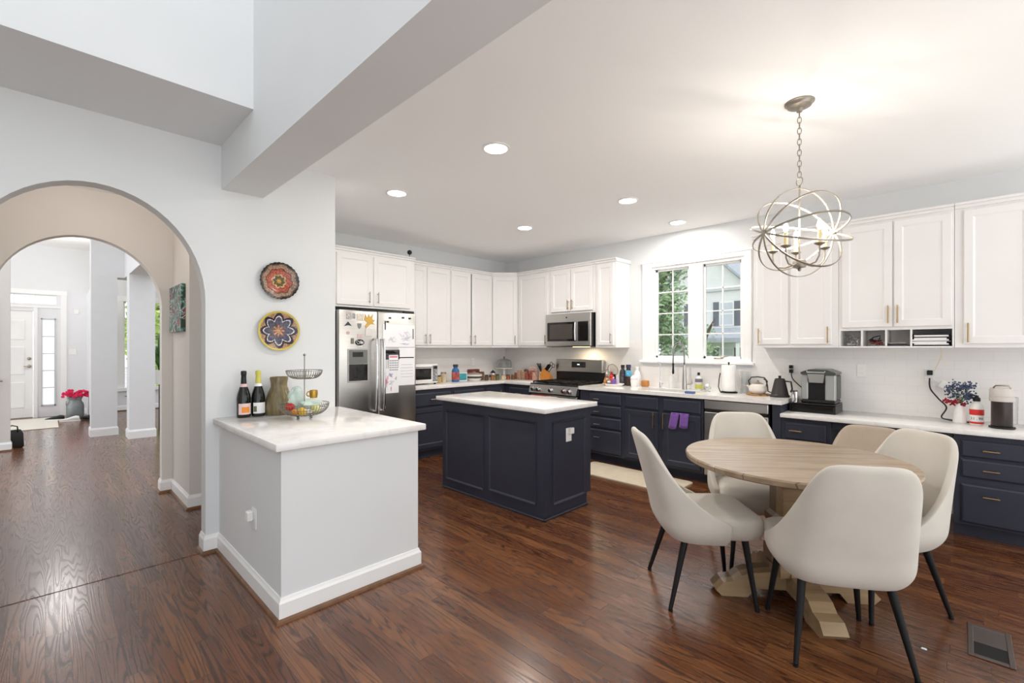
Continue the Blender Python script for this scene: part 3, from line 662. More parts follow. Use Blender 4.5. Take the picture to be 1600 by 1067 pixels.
# microwave
t = thing('microwave', 'stainless over-range microwave under the short two-door cabinet', 'microwave', (4.93, 4.188, 1.41), RW)
mb = MB(); mb.box(0, .025, 0, .762, .415, .449, .003); mb.build('body', M['black'], t)
mb = MB(); mb.box(0, 0, .01, .762, .025, .449, .004); dr = mb.build('door', M['steel'], t)
mb = MB(); mb.box(.035, -.003, .075, .52, 0, .335, .004).box(.56, -.003, .075, .725, 0, .335, .004); mb.build('window', M['darkglass'], dr)
mb = MB(); mb.box(.08, -.0045, .105, .475, -.002, .305); mb.build('inner_window', mat('mesh_window', (72, 66, 62), .3), dr)
mb = MB(); mb.tube([(.54, -.002, .33), (.54, -.035, .32), (.54, -.042, .20), (.54, -.035, .09), (.54, -.002, .08)], .010, 10); mb.build('handle', M['chrome'], dr)
mb = MB(); mb.box(.36, -.001, .385, .38, .0005, .405); mb.build('badge', M['darkglass'], dr)
mb = MB(); mb.box(.40, .10, -.003, .62, .20, .0); mb.build('task_light', mat('lit_task_lens', (255, 236, 190), .4, emit=(255, 226, 170), estr=6), t)
lamp('microwave_lamp', 'AREA', (5.14, 3.66, 1.40), 1.6, (1, .82, .56), .12)

# ------------------------------------------------------------------ dining table
TX, TY, TZ = 2.968, .692, .78
t = thing('dining_table', 'round pale wood pedestal dining table under the orb chandelier', 'table', (TX, TY, 0), radians(38))
mb = MB(); mb.lathe([(.0001, TZ-.038), (.548, TZ-.038), (.562, TZ-.03), (.565, TZ-.008), (.559, TZ), (.0001, TZ)], seg=72); mb.build('tabletop', M['ttop'], t)
mb = MB(); mb.lathe([(.0001, TZ-.085), (.30, TZ-.085), (.30, TZ-.0385), (.0001, TZ-.0385)], seg=48); mb.build('apron', M['tbase'], t)
def sq(h, z): return [(-h, -h, z), (h, -h, z), (h, h, z), (-h, h, z)]
mb = MB(); mb.rings([sq(.12, TZ-.085), sq(.12, TZ-.14), sq(.085, TZ-.16), sq(.085, .46), sq(.105, .44), sq(.105, .40), sq(.075, .37), sq(.075, .30), sq(.11, .25), sq(.11, .14)]); mb.build('pedestal', M['tbase'], t, smooth=False)
for k in range(4):
    a = k*pi/2; mb = MB()
    prof = [(.04, .15), (.04, .05), (.22, .05), (.26, .0), (.40, 0), (.43, .03), (.39, .075), (.33, .085), (.29, .12), (.24, .135), (.12, .15), (.12, .18), (.04, .18)]
    mb.prism(prof, 'y', -.058, .058)
    for v in mb.bm.verts: v.co = Matrix.Rotation(a, 3, 'Z') @ v.co
    mb.build('foot', M['tbase'], t, smooth=False)

# ------------------------------------------------------------------ dining chairs
def lerp(a, b, u): return a+(b-a)*u
def make_shell(H=.925, lean=.25, wscale=1.0, pts=None):
    half = pts or [(0, -.25, H), (.07, -.249, H+.001), (.135, -.244, H-.001), (.180, -.236, H-.012), (.208, -.222, H-.045), (.226, -.205, H-.10), (.240, -.178, H-.19), (.250, -.140, H-.27),
            (.256, -.095, H-.335), (.259, -.045, H-.385), (.260, .005, H-.42), (.258, .045, H-.44), (.252, .07, H-.46)]
    full = [(-x, y, z) for x, y, z in half[::-1]] + half[1:]
    mb = MB(); nv = 12; R = []
    for (x, y, h) in full:
        col = []
        zb = .355
        for j in range(nv+1):
            v = j/nv; z = zb+(h-zb)*v
            u = min(1, max(0, (z-.345)/.11)); s = .74+.26*(1-(1-u)**2)
            k = max(0, z-.47); xx = x*s*wscale*(1-.16*k/.45); yy = y*(s if y < 0 else 1)-lean*k - .05*k*k
            if y > -.1: yy = y*(.9+.1*u) - lean*k
            col.append(mb.bm.verts.new((xx, yy, z)))
        R.append(col)
    for a, b in zip(R, R[1:]):
        for j in range(nv): mb._f([a[j], a[j+1], b[j+1], b[j]])
    bmesh.ops.recalc_face_normals(mb.bm, faces=mb.bm.faces)
    return mb
def make_chair(name, label, cat, H=.925, m=None, group=None, lean=.25):
    t = thing(name, label, cat, (0, 0, 0), 0, group); m = m or M['velvet']
    o = make_shell(H, lean).build('backrest', m, t, angle=180)
    s = o.modifiers.new('thick', 'SOLIDIFY'); s.thickness = .036; s.offset = 1
    # find outward sense so that the shell thickens inwards
    s.offset = 0
    b = o.modifiers.new('sub', 'SUBSURF'); b.levels = 1; b.render_levels = 2
    mb = MB(); rs = []
    for (z, sc) in ((.372, .86), (.385, .95), (.42, 1.0), (.455, 1.0), (.478, .975), (.490, .91), (.496, .76), (.499, .4)):
        r = []
        for i in range(40):
            a = 2*pi*i/40; cx, sy = cos(a), sin(a); e_ = .34
            x = .238*math.copysign(abs(cx)**e_, cx); y = .245*math.copysign(abs(sy)**e_, sy)
            x *= 1+.05*(y/.235); r.append((x*sc, .026+y*sc, z))
        rs.append(r)
    mb.rings(rs); mb.build('seat', m, t, angle=60)
    for (sx, sy) in ((-1, -1), (1, -1), (-1, 1), (1, 1)):
        top = (sx*.165, -.135 if sy < 0 else .165, .40); foot = (sx*(.228 if sy < 0 else .212), -.24 if sy < 0 else .215, .012)
        mb = MB(); mb.cyl(top, foot, .0195, .0105, 12); g = mb.build('leg', M['blackmatte'], t)
        mb = MB(); mb.cyl(foot, (foot[0], foot[1], 0.0), .012, .011, 12); mb.build('foot_glide', M['black'], g)
    return t
def face(dx, dy): return atan2(dy, dx)-pi/2
CG = 'cream dining chairs around the round table'
ch = make_chair('dining_chair', 'cream upholstered dining chair seen from the side at the left of the table', 'chair', group=CG)
ch.location = (2.66, 1.08, 0); ch.rotation_euler.z = face(.66, -.75)
dup(ch, (3.296, .981, 0), face(-.82, -.57), 'cream upholstered dining chair behind the table, in front of the dishwasher')
dup(ch, (2.635, .453, 0), face(.857, .516), 'cream upholstered dining chair nearest the camera, seen from behind')
dup(ch, (3.221, .371, 0), face(-.80, .60), 'cream upholstered dining chair at the right of the table, in front of desk drawers')
e5 = make_chair('desk_chair', 'lower chair with shade-toned back tucked at the desk behind the right dining chair', 'chair', H=.785, m=mat('shaded_chair_fabric', (176, 160, 142), .9, var=.05, sheen=.2))  # taupe carries the shade on a pale, backlit chair
e5.location = (4.22, .53, 0); e5.rotation_euler.z = face(-1, .05)

# ------------------------------------------------------------------ chandelier
HX_, HY_ = 3.02, .667
t = thing('orb_chandelier', 'weathered silver orb chandelier with lit candle bulbs hanging over the table', 'chandelier', (HX_, HY_, 0))
mb = MB(); mb.lathe([(.0001, CZ), (.075, CZ), (.075, CZ-.006), (.066, CZ-.012), (.060, CZ-.024), (.040, CZ-.032), (.018, CZ-.036), (.014, CZ-.055), (.0001, CZ-.057)], seg=32); mb.build('canopy', M['orb'], t)
mb = MB(); z = CZ-.055; k = 0; zt = 2.372
nl = 12; step = (z-zt)/nl
for k in range(nl):
    c = (0, 0, z-step*(k+.5)); mtx = (Matrix.Rotation(pi/2, 3, 'X') if k % 2 else Matrix.Rotation(pi/2, 3, 'Z') @ Matrix.Rotation(pi/2, 3, 'X'))
    n = 18; hw, hh = .0095, step*.5+.0045
    pts = [Vector(c)+Matrix.Rotation((pi/2 if k % 2 else 0)+.4, 3, 'Z') @ Vector((hw*cos(2*pi*i/n), 0, hh*sin(2*pi*i/n))) for i in range(n)]
    mb.tube(pts, .0022, 6, closed=True)
mb.build('chain', M['orb'], t)
OC = 2.055; OR = .254
mb = MB(); mb.torus((0, 0, 2.348), .024, .003, Matrix.Rotation(.9, 3, 'Z') @ Matrix.Rotation(pi/2, 3, 'X'), 24); mb.cyl((0, 0, 2.326), (0, 0, 2.305), .006); mb.build('hanging_loop', M['orb'], t)
pole = Matrix.Rotation(radians(58), 3, Vector((0, 0, 1)))
ax = Vector((-cos(radians(44.5)-pi/2+pi/2-pi/2)*1, 0, 0))
rgt = Vector((sin(radians(44.5)), -cos(radians(44.5)), 0)); fwd = Vector((cos(radians(44.5)), sin(radians(44.5)), 0)); up = Vector((0, 0, 1))
P = (rgt*-.96 + up*-.06 - fwd*.26).normalized()          # the common crossing axis of the hoops
Q = P.cross(up).normalized(); S = Q.cross(P).normalized()
for i, ang in enumerate((22, 58, 94, 130, 166)):
    d = (Q*cos(radians(ang)) + S*sin(radians(ang))); R_ = OR*(1-.012*i)
    n = 72; mb = MB(); nr = P.cross(d).normalized(); rs = []
    for j in range(n+1):
        a = 2*pi*j/n; rad = P*cos(a)+d*sin(a); c = Vector((0, 0, OC))+rad*R_
        rs.append([tuple(c+rad*u+nr*w) for u, w in ((-.0022, -.005), (.0022, -.005), (.0022, .005), (-.0022, .005))])
    mb.rings(rs, (False, False)); mb.build('hoop', M['orb'], t, angle=40)
mb = MB(); mb.cyl((0, 0, 2.31), (0, 0, 1.85), .0045); mb.build('stem', M['orb'], t)
mb = MB(); mb.lathe([(.0001, -.03), (.006, -.028), (.010, -.018), (.006, -.01), (.03, -.008), (.034, .0), (.034, .028), (.03, .034), (.0001, .036)], (0, 0, 1.865), 20); mb.build('hub', M['amber'] if False else M['orb'], t)
for i in range(5):
    a = radians(20+72*i); u = Vector((cos(a), sin(a), 0)); c = Vector((0, 0, 0)); z0 = 1.875; r = .135
    mb = MB(); pts = [u*.03+up*z0, u*.07+up*(z0-.012), u*.11+up*(z0-.005), u*.132+up*(z0+.025), u*r+up*(z0+.06), u*r+up*(z0+.085)]
    mb.tube(pts, .0045, 8); ar = mb.build('arm', M['orb'], t)
    b = u*r
    mb = MB(); mb.lathe([(.0001, .0), (.008, .0), (.026, .010), (.027, .013), (.0001, .013)], (b.x, b.y, z0+.08), 16); mb.build('drip_cup', M['orb'], ar)
    mb = MB(); mb.lathe([(.0001, 0), (.010, 0), (.010, .072), (.0001, .074)], (b.x, b.y, z0+.093), 14); mb.build('candle_sleeve', M['candle'], ar)
    mb = MB(); mb.lathe([(.0001, 0), (.006, .002), (.0125, .018), (.013, .028), (.008, .048), (.0001, .062)], (b.x, b.y, z0+.166), 14); mb.build('bulb', M['bulb'], ar)
    lamp('chandelier_lamp', 'POINT', (HX_+b.x*1.0, HY_+b.y*1.0, z0+.166+.085), 2.1, (1, .93, .84), .012)

# ------------------------------------------------------------------ unseen wall and part ceiling added to shade the left
struct(MB().box(-3.32, -1.6, 0, -3.2, 3.80, 5.6).build('shade_wall_left', M['wall']))
struct(MB().box(-3.32, -1.6, 5.6, -.9, 3.80, 5.7).build('shade_ceiling_upper', M['ceil']))

# ------------------------------------------------------------------ entrance hall beyond the arches
FWY = 13.25
M['fwall'] = mat('entrance_wall_paint', (228, 229, 231), 0.85, var=.01)
def holes(mb, x0, x1, z1, y0, y1, hs):
    """wall from x0..x1, 0..z1 with rectangular holes (hx0,hz0,hx1,hz1), columns split on hole edges"""
    xs = sorted({x0, x1} | {h[0] for h in hs} | {h[2] for h in hs})
    for a, b in zip(xs, xs[1:]):
        zs = sorted([(h[1], h[3]) for h in hs if h[0] <= a+1e-6 and h[2] >= b-1e-6]); z = 0
        for (p, q) in zs:
            if p > z: mb.box(a, y0, z, b, y1, p)
            z = q
        if z < z1: mb.box(a, y0, z, b, y1, z1)
mb = MB(); holes(mb, -2.6, 4.2, 3.45, FWY, FWY+.15, [(-.04, .24, .13, 1.97), (-1.1, 2.28, .16, 2.46), (1.21, .50, 1.91, 2.42), (-1.12, .0, -.165, 2.13)])
struct(mb.build('wall_front', M['fwall'], smooth=False))
struct(MB().box(-2.6, 8.9, 3.45, 4.2, 13.4, 3.55).build('ceiling_entrance', M['ceil']))
struct(MB().box(.61, 12.2, 0, .74, FWY, 2.53).build('wall_entrance_side', M['fwall']))
# front door, with panels and hardware
dr = struct(bpy.data.objects.new('door_1', None)); COL.objects.link(dr)
mb = MB(); mb.box(-1.11, FWY+.02, .012, -.175, FWY+.065, 2.125, .003)
def inpanel(mb, x0, z0, x1, z1, y):
    def R(i, yy): return [(x0+i, yy, z0+i), (x1-i, yy, z0+i), (x1-i, yy, z1-i), (x0+i, yy, z1-i)]
    mb.rings([R(0, y+.001), R(.012, y-.008), R(.03, y-.008), R(.05, y-.003)])
for (a, b_) in ((-1.02, -.70), (-.60, -.28)):
    for (p, q) in ((.2, .72), (.86, 1.42), (1.55, 1.95)): inpanel(mb, a, p, b_, q, FWY+.02)
mb.build('door_leaf', M['trim'], dr)
MB().box(-1.11, FWY-.005, 0, -.175, FWY+.06, .012).build('door_threshold', M['nickel'], dr)
MB().tube([(-.225, FWY+.02, 1.03), (-.225, FWY-.03, 1.03), (-.30, FWY-.035, 1.03)], .012).ball((-.225, FWY+.012, 1.03), .032).build('door_handle', M['nickel'], dr)
MB().ball((-.225, FWY+.01, 1.18), .03).build('deadbolt', M['nickel'], dr)
# casings, sidelight, transom
def wbox(name, xs, m, parent): mb = MB(); [mb.box(*b) for b in xs]; return mb.build(name, m, parent, smooth=False)
w2 = struct(bpy.data.objects.new('window_2', None)); COL.objects.link(w2)
f = wbox('sidelight_frame', [(-.06, FWY-.015, .22, -.04, FWY+.02, 1.99), (.13, FWY-.015, .22, .15, FWY+.02, 1.99), (-.06, FWY-.015, .22, .15, FWY+.02, .24), (-.06, FWY-.015, 1.97, .15, FWY+.02, 1.99)]
       + [(-.04, FWY+.03, .24+.346*k-.008, .13, FWY+.05, .24+.346*k+.008) for k in (1, 2, 3, 4)], mat('muntin_grey', (205, 206, 208), .5), w2)
MB().box(-.04, FWY+.055, .24, .13, FWY+.06, 1.97).build('pane', M['frost'], f)
w3 = struct(bpy.data.objects.new('window_3', None)); COL.objects.link(w3)
f = wbox('transom_frame', [(-.44+.29*k, FWY+.02, 2.28, -.425+.29*k, FWY+.05, 2.46) for k in (-1, 0, 1)], M['trim'], w3)
MB().box(-1.1, FWY+.055, 2.28, .16, FWY+.06, 2.46).build('pane', M['frost'], f)
struct(wbox('trim_5', [(-.165, FWY-.02, 0, -.11, FWY, 2.2), (.22, FWY-.02, 0, .31, FWY, 2.469), (-1.3, FWY-.022, 2.47, .315, FWY, 2.56), (-1.13, FWY-.018, 2.2001, .2199, FWY, 2.24), (-1.3, FWY-.02, 0, -1.13, FWY, 2.469)], M['trim'], None), 'white casing around the entrance door', 'trim')
# dining room window with blinds
w4 = struct(bpy.data.objects.new('window_4', None)); COL.objects.link(w4)
X0 = 1.21
wbox('window_frame', [(X0-.12, FWY-.02, .501, X0, FWY, 2.419), (X0+.70, FWY-.02, .501, X0+.82, FWY, 2.419), (X0-.125, FWY-.022, 2.42, X0+.825, FWY, 2.54), (X0-.16, FWY-.07, .44, X0+.86, FWY, .50), (X0, FWY+.05, 1.42, X0+.7, FWY+.09, 1.48), (X0, FWY+.04, .5, X0+.03, FWY+.09, 2.42), (X0+.67, FWY+.04, .5, X0+.70, FWY+.09, 2.42)], M['trim'], w4)
MB().box(X0, FWY+.095, .5, X0+.7, FWY+.10, 2.42).build('pane', M['glass'], w4)
mb = MB()
for k in range(30): mb.box(X0+.02, FWY+.012, .55+.063*k, X0+.68, FWY+.035, .553+.063*k)
mb.build('blind_slats', M['trim'], w4, smooth=False)
baseboard('baseboard_front', [(4.1, FWY), (.74, FWY)]); baseboard('baseboard_front_hall', [(.61, FWY), (.315, FWY)], shoe=False)
# columns and header
for i, (x, y, w_) in enumerate(((.502, 9.72, .312), (.902, 9.10, .315))):
    struct(MB().box(x, y, 0, x+w_, y+w_, 2.5295).build('column_%d' % (i+1), M['fwall']))
    mb = MB(); b = .015
    mb.rings([[(x-b, y-b, z), (x+w_+b, y-b, z), (x+w_+b, y+w_+b, z), (x-b, y+w_+b, z)] if k < 2 else [(x-.003, y-.003, z), (x+w_+.003, y-.003, z), (x+w_+.003, y+w_+.003, z), (x-.003, y+w_+.003, z)] for k, z in enumerate((0.0, .11, .135))])
    struct(mb.build('baseboard_column_%d' % (i+1), M['trim'], smooth=False))
struct(MB().box(.502, 9.72, 2.53, 3.2, 10.03, 3.45).build('wall_header', M['fwall']))
struct(MB().box(.902, 5.64, 2.53, 1.217, 9.72, 3.45).build('wall_header_side', M['fwall']))
struct(MB().box(-2.6, 9.22, 0, -.335, 9.34, 3.45).build('wall_closet', M['hallwall']))
baseboard('baseboard_closet', [(-.335, 9.34), (-.335, 9.22), (-2.6, 9.22)])
t = struct(bpy.data.objects.new('door_2', None)); COL.objects.link(t)
MB().box(-1.2, 9.20, .01, -.45, 9.219, 2.03, .003).build('door_leaf', M['trim'], t)
MB().tube([(-.50, 9.20, .955), (-.50, 9.15, .955), (-.40, 9.145, .955)], .012).build('door_handle', M['nickel'], t)
lamp('passage_fill', 'POINT', (.25, 4.65, 2.62), 7, (1, .90, .82), .08)  # warm light added for the passage, source out of view
lamp('entrance_fill', 'POINT', (.2, 11.4, 3.1), 30, (1, .98, .97), .25)  # fill light added to brighten the entrance, no fixture
t = thing('added_flush_lamp', 'added flush ceiling lamp, unseen above the passage arch', 'ceiling light', (.25, 4.65, CZ))  # unseen fixture added to house the passage light
mb = MB(); mb.lathe([(.0001, -.06), (.09, -.05), (.12, -.02), (.12, -.001), (.0001, -.001)], seg=24); mb.build('lamp_shade', M['plastic'], t)
# entrance items
tag(MB().box(-.75, 11.28, .0005, .165, 12.95, .012, .004).build('entrance_mat', mat('ivory_rug', (226, 220, 208), .95, var=.06, vscale=30, bump=.4, bscale=200)), 'pale rectangular mat on the floor before the front door', 'mat')
t = thing('milk_can_planter', 'galvanised milk can planter standing right of the front door', 'planter', (.415, 12.52, 0))
mb = MB(); mb.lathe([(.0001, 0), (.125, 0), (.13, .02), (.13, .25), (.12, .30), (.095, .34), (.095, .38), (.115, .42), (.10, .42), (.09, .38), (.0001, .36)], seg=24); mb.build('body', mat('galvanised', (140, 146, 146), .45, metal=.6, var=.15), t)
mb = MB(); mb.torus((-.13, -.03, .31), .035, .006, Matrix.Rotation(pi/2, 3, 'Y'), 20); mb.build('handle', M['nickel'], t)
rg = random.Random(4); mb = MB()
for k in range(60):
    a = rg.random()*6.28; r = rg.random()**.6*.20; c = (r*cos(a), r*sin(a)*.6, .46+.11*rg.random()-r*.15)
    for q in range(5):
        b = q*1.257; mb.ball((c[0]+.016*cos(b), c[1]+.01*sin(b), c[2]+.012*sin(b)), .014, 6)
o = mb.build('flower_bouquet', mat('hot_pink_petals', (226, 40, 92), .7, var=.3, vscale=30)); o.location = (.415, 12.52, 0)
tag(o, 'bright pink artificial flowers in the milk can by the front door', 'flowers')
def shoe(name, label, loc, rot, m, sole, group):
    t = thing(name, label, 'shoe', loc, rot, group); mb = MB(); rs = []
    for (y, w_, z0, z1) in ((-.135, .02, .02, .05), (-.125, .034, .018, .09), (-.08, .038, .018, .10), (-.03, .036, .018, .085), (.03, .040, .018, .065), (.09, .044, .018, .05), (.13, .032, .018, .04), (.145, .012, .02, .03)):
        rs.append([(w_*cos(2*pi*i/12), y, (z0+z1)/2+(z1-z0)/2*sin(2*pi*i/12)) for i in range(12)])
    mb.rings(rs); mb.build('upper', m, t)
    mb = MB(); mb.prism([(.045*cos(2*pi*i/20)*(1 if sin(2*pi*i/20) > 0 else .85), .15*sin(2*pi*i/20)) for i in range(20)], 'z', 0, .022); mb.build('sole', sole, t)
    mb = MB()
    for k in range(4): mb.tube([(-.02, .0+.018*k, .076-.006*k), (0, .0+.018*k, .083-.006*k), (.02, .0+.018*k, .076-.006*k)], .003, 5)
    mb.build('laces', M['black'], t); return t
shoe('sneaker', 'white sneaker lying in front of the milk can', (.33, 12.12, 0), 1.35, M['white'], M['white'], None)
shoe('sneaker', 'black sneaker with white sole left of the white sneaker', (.13, 12.35, .0125), 1.2, M['black'], M['white'], None)
shoe('sneaker', 'black shoe between milk can and the grey column', (.56, 12.15, 0), .4, M['black'], M['black'], None)
t = thing('black_tote_bag', 'small black bag on the floor beside the hall wall corner', 'bag', (-.335, 9.45, 0), .2)
mb = MB(); mb.rings([[(x*w_, y*d_, z) for x, y in ((-1, -1), (1, -1), (1, 1), (-1, 1))] for z, w_, d_ in ((0, .10, .06), (.02, .115, .07), (.20, .11, .06), (.25, .09, .03))]); mb.build('body', mat('black_leather', (34, 32, 30), .45, bump=.3, bscale=90), t)
mb = MB(); mb.tube([(-.06, -.05, .22), (-.05, -.06, .30), (0, -.06, .32), (.05, -.06, .30), (.06, -.05, .22)], .008, 6); mb.build('handle', M['black'], t)
tag(MB().box(.42, FWY-.012, 2.10, .50, FWY-.0005, 2.20, .003).build('door_chime', M['plastic']), 'small white chime box high on the entrance wall', 'chime')
tag(MB().box(.34, FWY-.01, 1.25, .46, FWY-.0005, 1.37, .003).build('switch_plate', M['plastic']), 'white switch plate on the entrance wall beside the door', 'switch')
# potted plant with stand
t = thing('potted_plant', 'tall green potted plant on a slim stand behind the second column', 'plant', (1.36, 9.75, 0))
mb = MB(); mb.lathe([(.0001, .78), (.10, .78), (.13, 1.02), (.12, 1.02), (.10, .98), (.0001, .98)], seg=20); mb.build('pot', M['white'], t)
for a in range(3):
    b = a*2.09+.4; MB().cyl((.09*cos(b), .09*sin(b), .78), (.15*cos(b), .15*sin(b), 0), .010, seg=8).build('leg', M['black'], t)
rg = random.Random(8); mb = MB()
for k in range(26):
    a = rg.random()*6.28; L = .35+.4*rg.random(); sp = .10+.28*rg.random(); pts = []
    for q in range(7): u = q/6; pts.append(Vector((cos(a)*sp*u*u, sin(a)*sp*u*u, 1.0+L*(u-.35*u*u*sp*2))))
    side = Vector((-sin(a), cos(a), 0))
    prev = None
    for q, p in enumerate(pts):
        w_ = .028*sin(pi*min(1, (q+.6)/6.6)); cur = (mb.bm.verts.new(p-side*w_), mb.bm.verts.new(p+Vector((0, 0, .004))), mb.bm.verts.new(p+side*w_))
        if prev: mb._f([prev[0], prev[1], cur[1], cur[0]]); mb._f([prev[1], prev[2], cur[2], cur[1]])
        prev = cur
mb.build('leaves', M['green'], t)
t = thing('planter_floor_plant', 'drooping plant leaves low beside the second column', 'plant', (1.13, 9.75, 0))
mb = MB(); mb.lathe([(.0001, 0), (.09, 0), (.11, .22), (.10, .22), (.0001, .2)], seg=20); mb.build('pot', M['blackmatte'], t)
mb = MB()
for k in range(12):
    a = 2.6+k*.23; pts = [(cos(a)*.22*u*u, sin(a)*.22*u*u, .2+.55*(u-.25*u*u)) for u in (0, .25, .5, .75, 1)]
    mb.tube(pts, [.004, .012, .018, .012, .002], 5)
mb.build('leaves', M['green'], t)
# canvas in the passage
def art_mat():
    m = bpy.data.materials.new('abstract_paint'); m.use_nodes = True; n = m.node_tree; b = n.nodes['Principled BSDF']
    t = n.nodes.new('ShaderNodeTexCoord'); a = n.nodes.new('ShaderNodeTexNoise'); a.inputs['Scale'].default_value = 7; a.inputs['Distortion'].default_value = 2
    n.links.new(t.outputs['Object'], a.inputs['Vector']); r = n.nodes.new('ShaderNodeValToRGB'); r.color_ramp.interpolation = 'CONSTANT'; e = r.color_ramp.elements
    e[0].color = lin((40, 60, 50)); e[1].position = .42; e[1].color = lin((70, 110, 74))
    for p, c in ((.47, (96, 150, 160)), (.52, (210, 206, 196)), (.55, (90, 70, 60)), (.60, (150, 60, 60)), (.66, (50, 70, 90))): q = e.new(p); q.color = lin(c)
    n.links.new(a.outputs['Fac'], r.inputs[0]); n.links.new(r.outputs[0], b.inputs['Base Color']); b.inputs['Roughness'].default_value = .5; return m
mb = MB(); mb.m(0).box(.840, 4.93, 1.545, .8745, 5.46, 1.97, .002)
t = tag(mb.build('canvas_painting', [art_mat()], smooth=False), 'small colourful canvas painting on the passage wall between the arches', 'painting')

# ------------------------------------------------------------------ decorative plates
def plate_mat(name, kind):
    m = bpy.data.materials.new(name); m.use_nodes = True; n = m.node_tree; L = n.links; b = n.nodes['Principled BSDF']
    def math(op, a, c=None):
        x = n.nodes.new('ShaderNodeMath'); x.operation = op
        for i, v in enumerate((a, c)):
            if v is None: continue
            if isinstance(v, (int, float)): x.inputs[i].default_value = v
            else: L.new(v, x.inputs[i])
        return x.outputs[0]
    t = n.nodes.new('ShaderNodeTexCoord'); sp = n.nodes.new('ShaderNodeSeparateXYZ'); L.new(t.outputs['Object'], sp.inputs[0]); X, Z = sp.outputs[0], sp.outputs[2]
    r = math('SQRT', math('ADD', math('MULTIPLY', X, X), math('MULTIPLY', Z, Z))); th = math('ARCTAN2', Z, X)
    vn = n.nodes.new('ShaderNodeTexVoronoi'); vn.inputs['Scale'].default_value = 95; L.new(t.outputs['Object'], vn.inputs['Vector'])
    ramp = n.nodes.new('ShaderNodeValToRGB'); ramp.color_ramp.interpolation = 'CONSTANT'; e = ramp.color_ramp.elements
    if kind == 'red':
        v = math('DIVIDE', math('ADD', r, math('MULTIPLY', math('SINE', math('MULTIPLY', th, 8.0)), .005)), .14)
        cols = [(0, (190, 150, 50)), (.12, (90, 80, 30)), (.28, (200, 170, 120)), (.36, (178, 90, 70)), (.62, (90, 60, 50)), (.66, (164, 140, 120)), (.84, (110, 90, 80)), (.90, (40, 40, 38))]
    else:
        tri = math('MULTIPLY', math('ABSOLUTE', math('SUBTRACT', math('FRACT', math('ADD', math('MULTIPLY', th, 8/6.2831853), 4.5)), .5)), 2.0); v = math('ADD', math('DIVIDE', r, .148), math('MULTIPLY', math('POWER', tri, 1.6), .26))
        cols = [(0, (196, 150, 110)), (.30, (130, 84, 70)), (.38, (84, 88, 110)), (.70, (226, 226, 228)), (.76, (50, 48, 66)), (.90, (176, 146, 116)), (1.0, (176, 146, 116))]
    e[0].color = lin(cols[0][1]); e[1].position = .99; e[1].color = lin(cols[-1][1])
    for p, c in cols[1:-1]: q = e.new(p); q.color = lin(c)
    if kind == 'red':
        e[len(e)-1].position = .90
    L.new(v, ramp.inputs[0])
    mx = n.nodes.new('ShaderNodeMix'); mx.data_type = 'RGBA'; mx.blend_type = 'MULTIPLY'
    L.new(ramp.outputs[0], mx.inputs[6]); r2 = n.nodes.new('ShaderNodeValToRGB'); r2.color_ramp.elements[0].color = (1.5, 1.3, 1.2, 1); r2.color_ramp.elements[0].position = .25; r2.color_ramp.elements[1].position = .7; r2.color_ramp.elements[1].color = (.45, .42, .42, 1)
    L.new(vn.outputs['Distance'], r2.inputs[0]); L.new(r2.outputs[0], mx.inputs[7]); mx.inputs[0].default_value = .75
    if kind != 'red':
        rim = math('GREATER_THAN', r, .134); m3 = n.nodes.new('ShaderNodeMix'); m3.data_type = 'RGBA'; L.new(rim, m3.inputs[0]); L.new(mx.outputs[2], m3.inputs[6]); m3.inputs[7].default_value = lin((206, 186, 84)); L.new(m3.outputs[2], b.inputs['Base Color'])
    else: L.new(mx.outputs[2], b.inputs['Base Color'])
    b.inputs['Roughness'].default_value = .25; return m
def plate(name, label, x, z, R, m, wave=0):
    mb = MB(); rs = []
    for (r, y) in ((.55*R, -.001), (.6*R, -.010), (R, -.030), (R*1.0, -.035), (.62*R, -.016), (.5*R, -.010), (.001, -.010)):
        rs.append([((r+(wave*sin(a*28*2*pi/112) if r > .9*R else 0))*cos(2*pi*a/112), y, (r+(wave*sin(a*28*2*pi/112) if r > .9*R else 0))*sin(2*pi*a/112)) for a in range(112)])
    mb.rings(rs); return tag(mb.build(name, m, loc=(x, 3.6795, z), angle=60), label, 'plate', 'decorative plates on the wall')
plate('decorative_plate', 'red and gold patterned plate with dark scalloped rim, upper of two', 1.233, 1.900, .138, plate_mat('red_plate_glaze', 'red'), .0022)
plate('decorative_plate', 'gold-rimmed plate with blue and white flower pattern, lower of two', 1.229, 1.526, .147, plate_mat('flower_plate_glaze', 'flower'))

